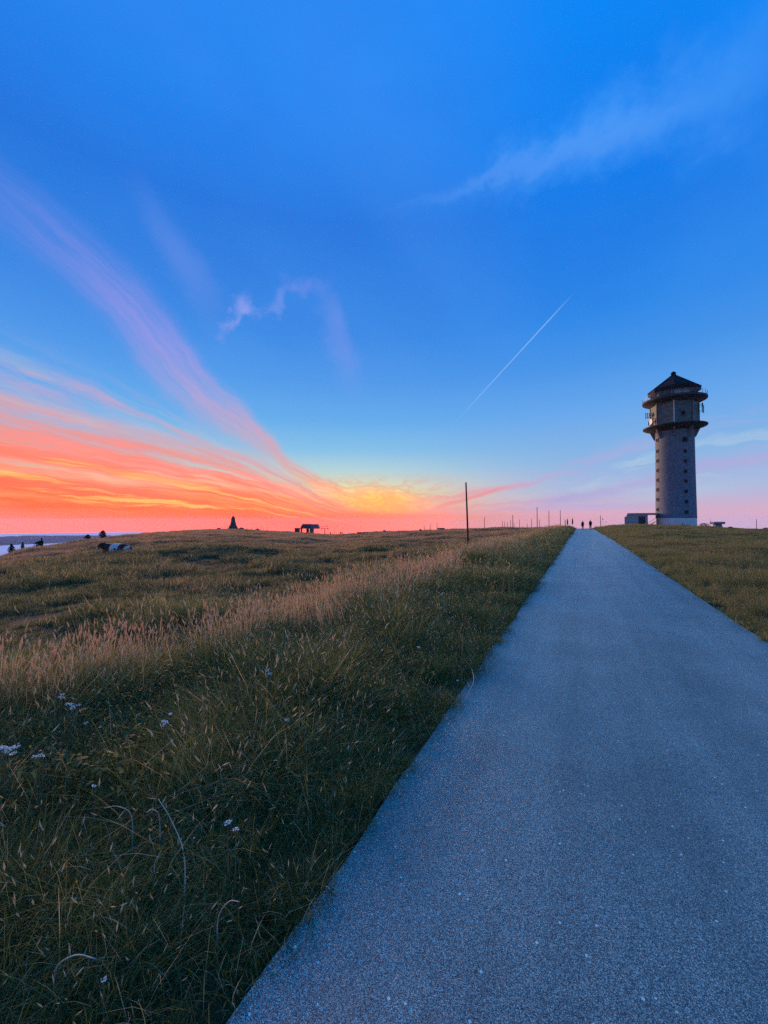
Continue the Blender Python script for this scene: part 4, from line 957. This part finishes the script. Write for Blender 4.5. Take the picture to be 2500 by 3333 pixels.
# creeping tufts on the tarmac edges, broad-leaved weeds, tall seeding stalks
WEED = grass_material('weed_leaves', 'meadow')
def weed(name, n, seed, mat):
    rg = np.random.default_rng(seed); V_, F_, T_ = [], [], []
    for i in range(n):
        a = rg.random() * 6.283; r_ = 0.16 * math.sqrt(rg.random()); L = rg.uniform(0.025, 0.06); w = L * rg.uniform(0.14, 0.28); z = rg.uniform(0.03, 0.30); up_ = rg.uniform(-0.2, 0.9)
        d = np.array([math.cos(a), math.sin(a), up_]); d /= np.linalg.norm(d); sx = np.array([-math.sin(a), math.cos(a), rg.normal(0, 0.3)]); sx /= np.linalg.norm(sx)
        p0 = np.array([r_ * math.cos(a), r_ * math.sin(a), z]); b0 = len(V_)
        V_ += [tuple(p0), tuple(p0 + d * L * .35 + sx * w), tuple(p0 + d * L * .35 - sx * w), tuple(p0 + d * L * .75 + sx * w * .8 - np.array([0, 0, .012])), tuple(p0 + d * L * .75 - sx * w * .8 - np.array([0, 0, .012])), tuple(p0 + d * L - np.array([0, 0, .03]))]
        F_ += [(b0, b0 + 2, b0 + 1), (b0 + 1, b0 + 2, b0 + 4, b0 + 3), (b0 + 3, b0 + 4, b0 + 5)]; T_ += [rg.uniform(0.1, 0.8)] * 6
        b0 = len(V_); V_ += [(p0[0] * .3 - .0015, p0[1] * .3, -.03), (p0[0] * .3 + .0015, p0[1] * .3, -.03), tuple(p0)]; F_.append((b0, b0 + 1, b0 + 2)); T_ += [0.3] * 3
    me = bpy.data.meshes.new(name); me.from_pydata(V_, [], F_); me.update()
    me.attributes.new('tint', 'FLOAT', 'POINT').data.foreach_set('value', np.array(T_, np.float32)); me.materials.append(mat); return bpy.data.objects.new(name, me)
weeds = [weed('weed', 60, 170 + i, WEED) for i in range(4)]
w_ = build('broadleaf_weeds', 'broad-leaved green weeds scattered through the left verge', lambda x, y, t, r: (t < T_L - 0.25) & (t > -4.2) & (hash_noise(x, y, 0.9, 91) > 0.0), weeds, [(2.6, 9, 16, 0.85), (9, 20, 4, 1.3)], lambda x, y, t, r: rng.uniform(0.7, 1.4, len(x)), 0.15)
w_['category'] = 'weeds'
tall = [patch('stalks', 5, 0.2, 0.42, 0.66, 0.0034, MEAD, 0.5, 0.9, 1.0, 0.09, 180 + i, 0.0045) for i in range(8)]
build('seed_stalks', 'scattered tall pale seed stalks standing above the left verge', lambda x, y, t, r: (t < T_L - 0.35) & (t > -6.0) & (hash_noise(x, y, 1.6, 92) > -0.15), tall, [(1, 10, 2.6, 1.0), (10, 30, 1.2, 1.1)], lambda x, y, t, r: rng.uniform(0.6, 1.1, len(x)), 0.2)
creep = [patch('tuft', 60, 0.07, 0.03, 0.13, 0.003, MEAD, 0.9, 1.0, 0.0, 0.05, 190 + i) for i in range(4)]
build('edge_grass', 'short grass creeping over both edges of the path', lambda x, y, t, r: ((t < T_L + 0.015) & (t > T_L - 0.14) & (hash_noise(x, y, 0.5, 93) > (t - T_L) * 4 - 0.1)) | ((t > T_R - 0.02) & (t < T_R + 0.16) & (hash_noise(x, y, 0.5, 94) > (T_R - t) * 4 - 0.1)),
      creep, [(0.8, 9, 110, 1.0), (9, 26, 50, 1.2), (26, 60, 14, 1.5)], lambda x, y, t, r: rng.uniform(0.6, 1.2, len(x)), 0.2)
# pasture: cropped, tussocky
tuft = [patch('tuft', 260, 0.33, 0.05, 0.17, 0.006, PAST, 0.5, 0.7, 0.01, 0.05, 120 + i) for i in range(4)]
tuftfar = [patch('tuft', 130, 0.6, 0.08, 0.26, 0.014, PAST, 0.5, 0.6, 0.0, 0.05, 130 + i) for i in range(4)]
pst = lambda x, y, t, r: (t <= -5.2)
pfn = lambda x, y, t, r: np.clip(1.0 + 2.2 * hash_noise(x, y, 1.2, 81) + 0.9 * hash_noise(x, y, 5.0, 82), 0.45, 2.2) * rng.uniform(0.8, 1.2, len(x))
build('pasture_grass', 'cropped tussocky pasture grass on the slope left of the verge', pst, tuft, [(3, 14, 14, 1.0), (14, 28, 9, 1.2)], pfn, 0.1)
build('far_pasture_grass', 'reddish brown pasture grass reaching up to the hill crest', pst, tuftfar, [(26, 60, 4.0, 1.0), (60, 120, 1.8, 1.35), (120, 310, 0.3, 1.8)], lambda x, y, t, r: np.clip(1.0 + 1.7 * hash_noise(x, y, 2.2, 83), 0.45, 1.9), 0.08)
# pale strip of dry stalks along the pasture edge
dry = [patch('stalks', 56, 0.28, 0.15, 0.52, 0.0045, STRIP, 0.3, 0.4, 0.42, 0.085, 140 + i, 0.0065) for i in range(4)]
stsel = lambda x, y, t, r: (np.abs(t - STRIP_T - 0.5 * hash_noise(x, y, 2.0, 84)) < 0.34 + 0.7 * rng.random(len(x)) ** 2) & (hash_noise(x, y, 1.3, 85) > -0.28)
build('dry_stalks', 'pale reddish strip of dry seeding stalks along the pasture edge', stsel, dry, [(2, 9, 9, 1.0), (9, 26, 6, 1.1), (26, 90, 2.5, 1.3)], lambda x, y, t, r: rng.uniform(0.75, 1.25, len(x)), 0.1)
# right verge and meadow up to the tower
rt = [patch('blades', 260, 0.32, 0.10, 0.36, 0.0055, RIGHT, 0.5, 0.7, 0.05, 0.06, 150 + i) for i in range(4)]
rtf = [patch('blades', 130, 0.55, 0.10, 0.36, 0.013, RIGHT, 0.5, 0.6, 0.02, 0.07, 160 + i, 0.012) for i in range(3)]
rsel = lambda x, y, t, r: (t > T_R + 0.10)
rfn = lambda x, y, t, r: np.clip(0.5 + (t - T_R) * 0.6, 0.5, 1.0) * np.clip(1 + 0.9 * hash_noise(x, y, 1.6, 86), 0.5, 1.7)
build('right_meadow_grass', 'olive meadow grass right of the path', rsel, rt, [(2, 14, 9, 1.0), (14, 30, 5.0, 1.2)], rfn, 0.12)
build('far_right_meadow_grass', 'dry olive meadow grass in front of the tower', rsel, rtf, [(28, 60, 2.4, 0.9), (60, 125, 1.1, 1.1)], rfn, 0.08)

# ------------------------------------------------------------------ flowers and single stalks
petal_m = mottled('white_petals', (0.74, 0.7, 0.6), (0.85, 0.8, 0.7), 30, 0.7)
stem_m = mottled('plant_stem', (0.10, 0.11, 0.05), (0.17, 0.15, 0.08), 20, 0.8)
straw_m = mottled('dry_straw', (0.42, 0.36, 0.28), (0.58, 0.5, 0.4), 20, 0.75)
def on_ray(px, py, hgt):
    """ground spot whose point hgt above ground is seen at the photograph pixel"""
    d = pix_dir(px, py); k = 1.0
    for _ in range(12):
        P_ = Vector((0, 0, EYE)) + d * k; zt = H(P_.x, P_.y) + hgt; k *= (EYE - zt) / max(EYE - P_.z, 1e-3)
    P_ = Vector((0, 0, EYE)) + d * k; return Vector((P_.x, P_.y, H(P_.x, P_.y)))
def flower(px, py, hgt, size, label, nhead=1, seed=0, group='white meadow flowers'):
    rnd = random.Random(seed); b = on_ray(px, py, hgt); root = empty('flower', b); tag(root, label, 'flower', group)
    for k in range(nhead):
        ox, oy, oz = (0, 0, hgt) if k == 0 else (rnd.uniform(-1, 1) * size * 1.8, rnd.uniform(-1, 1) * size * 1.8, hgt + rnd.uniform(-1.6, 1.0) * size)
        bm = tube(B(), [(ox * 0.2, oy * 0.2, -0.03), (ox * 0.6, oy * 0.6, oz * 0.55), (ox, oy, oz)], [0.003, 0.0024, 0.0018], 5); obj('stem', bm, stem_m, root)
        bm = B()
        for i in range(26):
            r_ = size * math.sqrt(rnd.random()); a = rnd.uniform(0, 6.283); c = Vector((ox + r_ * math.cos(a), oy + r_ * math.sin(a), oz + rnd.uniform(-0.3, 0.25) * size))
            s = size * rnd.uniform(0.12, 0.26)
            nrm = Vector((rnd.gauss(0, 0.5), rnd.gauss(0, 0.5), 1)).normalized(); u = nrm.orthogonal().normalized(); v_ = nrm.cross(u)
            bm.faces.new([bm.verts.new(c + (u * math.cos(j * 1.2566) + v_ * math.sin(j * 1.2566)) * s) for j in range(5)])
        obj('flower_head', bm, petal_m, root)
FL = [(20, 2440, .42, .019, 'big cluster of white flowers at the left picture edge', 7), (140, 2460, .42, .014, 'narrow pale flower right of the big white cluster', 3),
      (310, 2555, .36, .013, 'single bluish white flower below the big cluster', 1), (742, 2676, .34, .015, 'left one of two white flowers low in the middle of the verge', 1),
      (767, 2697, .33, .013, 'right one of two white flowers low in the middle of the verge', 1), (536, 2348, .38, .016, 'group of white flowers in the middle of the verge', 4),
      (555, 2325, .42, .012, 'small white flower topping the group in the middle', 2), (232, 2292, .45, .016, 'upright chain of white flowers left of centre', 5),
      (195, 2268, .48, .013, 'pale flower left of the upright white chain', 3), (280, 2352, .4, .012, 'small white flower below the upright chain', 1), (326, 2366, .38, .011, 'tiny round white flower right below the chain', 1),
      (878, 2192, .34, .018, 'white flower pair near the dark hollow in the verge', 2), (1119, 2069, .34, .018, 'white flower among yellow-green grass at mid verge', 1),
      (1363, 2105, .3, .017, 'white flower near the path, halfway down the verge', 2), (1444, 1930, .32, .03, 'lone white flower near the pale strip far up the verge', 2),
      (1490, 2214, .2, .013, 'tiny white flower right beside the path edge', 1), (1214, 2172, .28, .012, 'tiny white flower left of the path stalk', 1),
      (935, 2342, .3, .017, 'bright white flower in the lower right of the verge', 1), (338, 3187, .2, .009, 'small pale flower near the bottom left corner', 1)]
for i, (px, py, hg, sz, lb, nh) in enumerate(FL): flower(px, py, hg, sz, lb, nh, 300 + i)
def stalk(name, pts, r_, label, mat=straw_m):
    P_ = [Vector(p_) for p_ in pts]; P_ = [2 * P_[0] - P_[1]] + P_ + [2 * P_[-1] - P_[-2]]; pts = []
    for a0, a1, a2, a3 in zip(P_, P_[1:], P_[2:], P_[3:]):
        for f in (0, .2, .4, .6, .8): pts.append(0.5 * (2 * a1 + (a2 - a0) * f + (2 * a0 - 5 * a1 + 4 * a2 - a3) * f * f + (3 * a1 - a0 - 3 * a2 + a3) * f ** 3))
    pts.append(P_[-2]); b = pts[0].copy()
    bm = tube(B(), [p_ - b for p_ in pts], [r_ * (1 - 0.6 * i / (len(pts) - 1)) for i in range(len(pts))], 5)
    o = obj(name, bm, mat, None, True); o.location = b; tag(o, label, 'stalk'); return o
b = on_ray(1522, 2262, 0.07); c_ = on_ray(1542, 2215, 0.12); e_ = on_ray(1536, 2176, 0.15)
stalk('dry_stalk', [b + Vector((-0.05, 0, 0.02)), b + Vector((0, 0, 0.07)), c_ + Vector((0, 0, .12)), e_ + Vector((0, 0, .15))], 0.0045, 'pale dry stalk arching over the left edge of the path')
b = on_ray(1395, 2426, 0.055); e_ = on_ray(1500, 2424, 0.055)
stalk('dry_stalk', [b + Vector((-.05, 0, .03)), b + Vector((0, 0, 0.055)), (b + e_) / 2 + Vector((0, 0.01, 0.056)), e_ + Vector((0, 0, 0.054))], 0.0025, 'thin dry stalk lying flat on the path near its left edge')
b = on_ray(1014, 1950, 0.0)
stalk('dead_stalk', [b, b + Vector((0.02, 0, 0.35)), b + Vector((0.08, 0, 0.62)), b + Vector((0.1, 0, 0.8))], 0.008, 'tall dark dead stalk standing alone beyond the pale strip', wood_m)
for (x0, y0, x1, y1, hh, lb) in ((600, 2790, 515, 2600, .45, 'long bent pale stalk rising in the middle of the lower verge'), (430, 2665, 340, 2630, .42, 'short pale stalk pointing left in the lower verge'), (520, 2670, 475, 2645, .42, 'short pale stalk beside the long bent one'),
                                 (180, 3160, 310, 3120, .26, 'pale arching stalk near the bottom left corner'), (710, 2990, 780, 2935, .25, 'pale stalk leaning to the right near the lower path edge'), (150, 2480, 125, 2445, .45, 'thick pale seed stalk beside the big white flower cluster')):
    a_ = on_ray(x0, y0, hh * 0.55) + Vector((0, 0, hh * 0.55)); e_ = on_ray(x1, y1, hh) + Vector((0, 0, hh)); gb = Vector((a_.x, a_.y, H(a_.x, a_.y)))
    stalk('dry_stalk', [gb, a_, (a_ + e_) / 2 + Vector((0, 0, 0.03)), e_], 0.0032, lb)
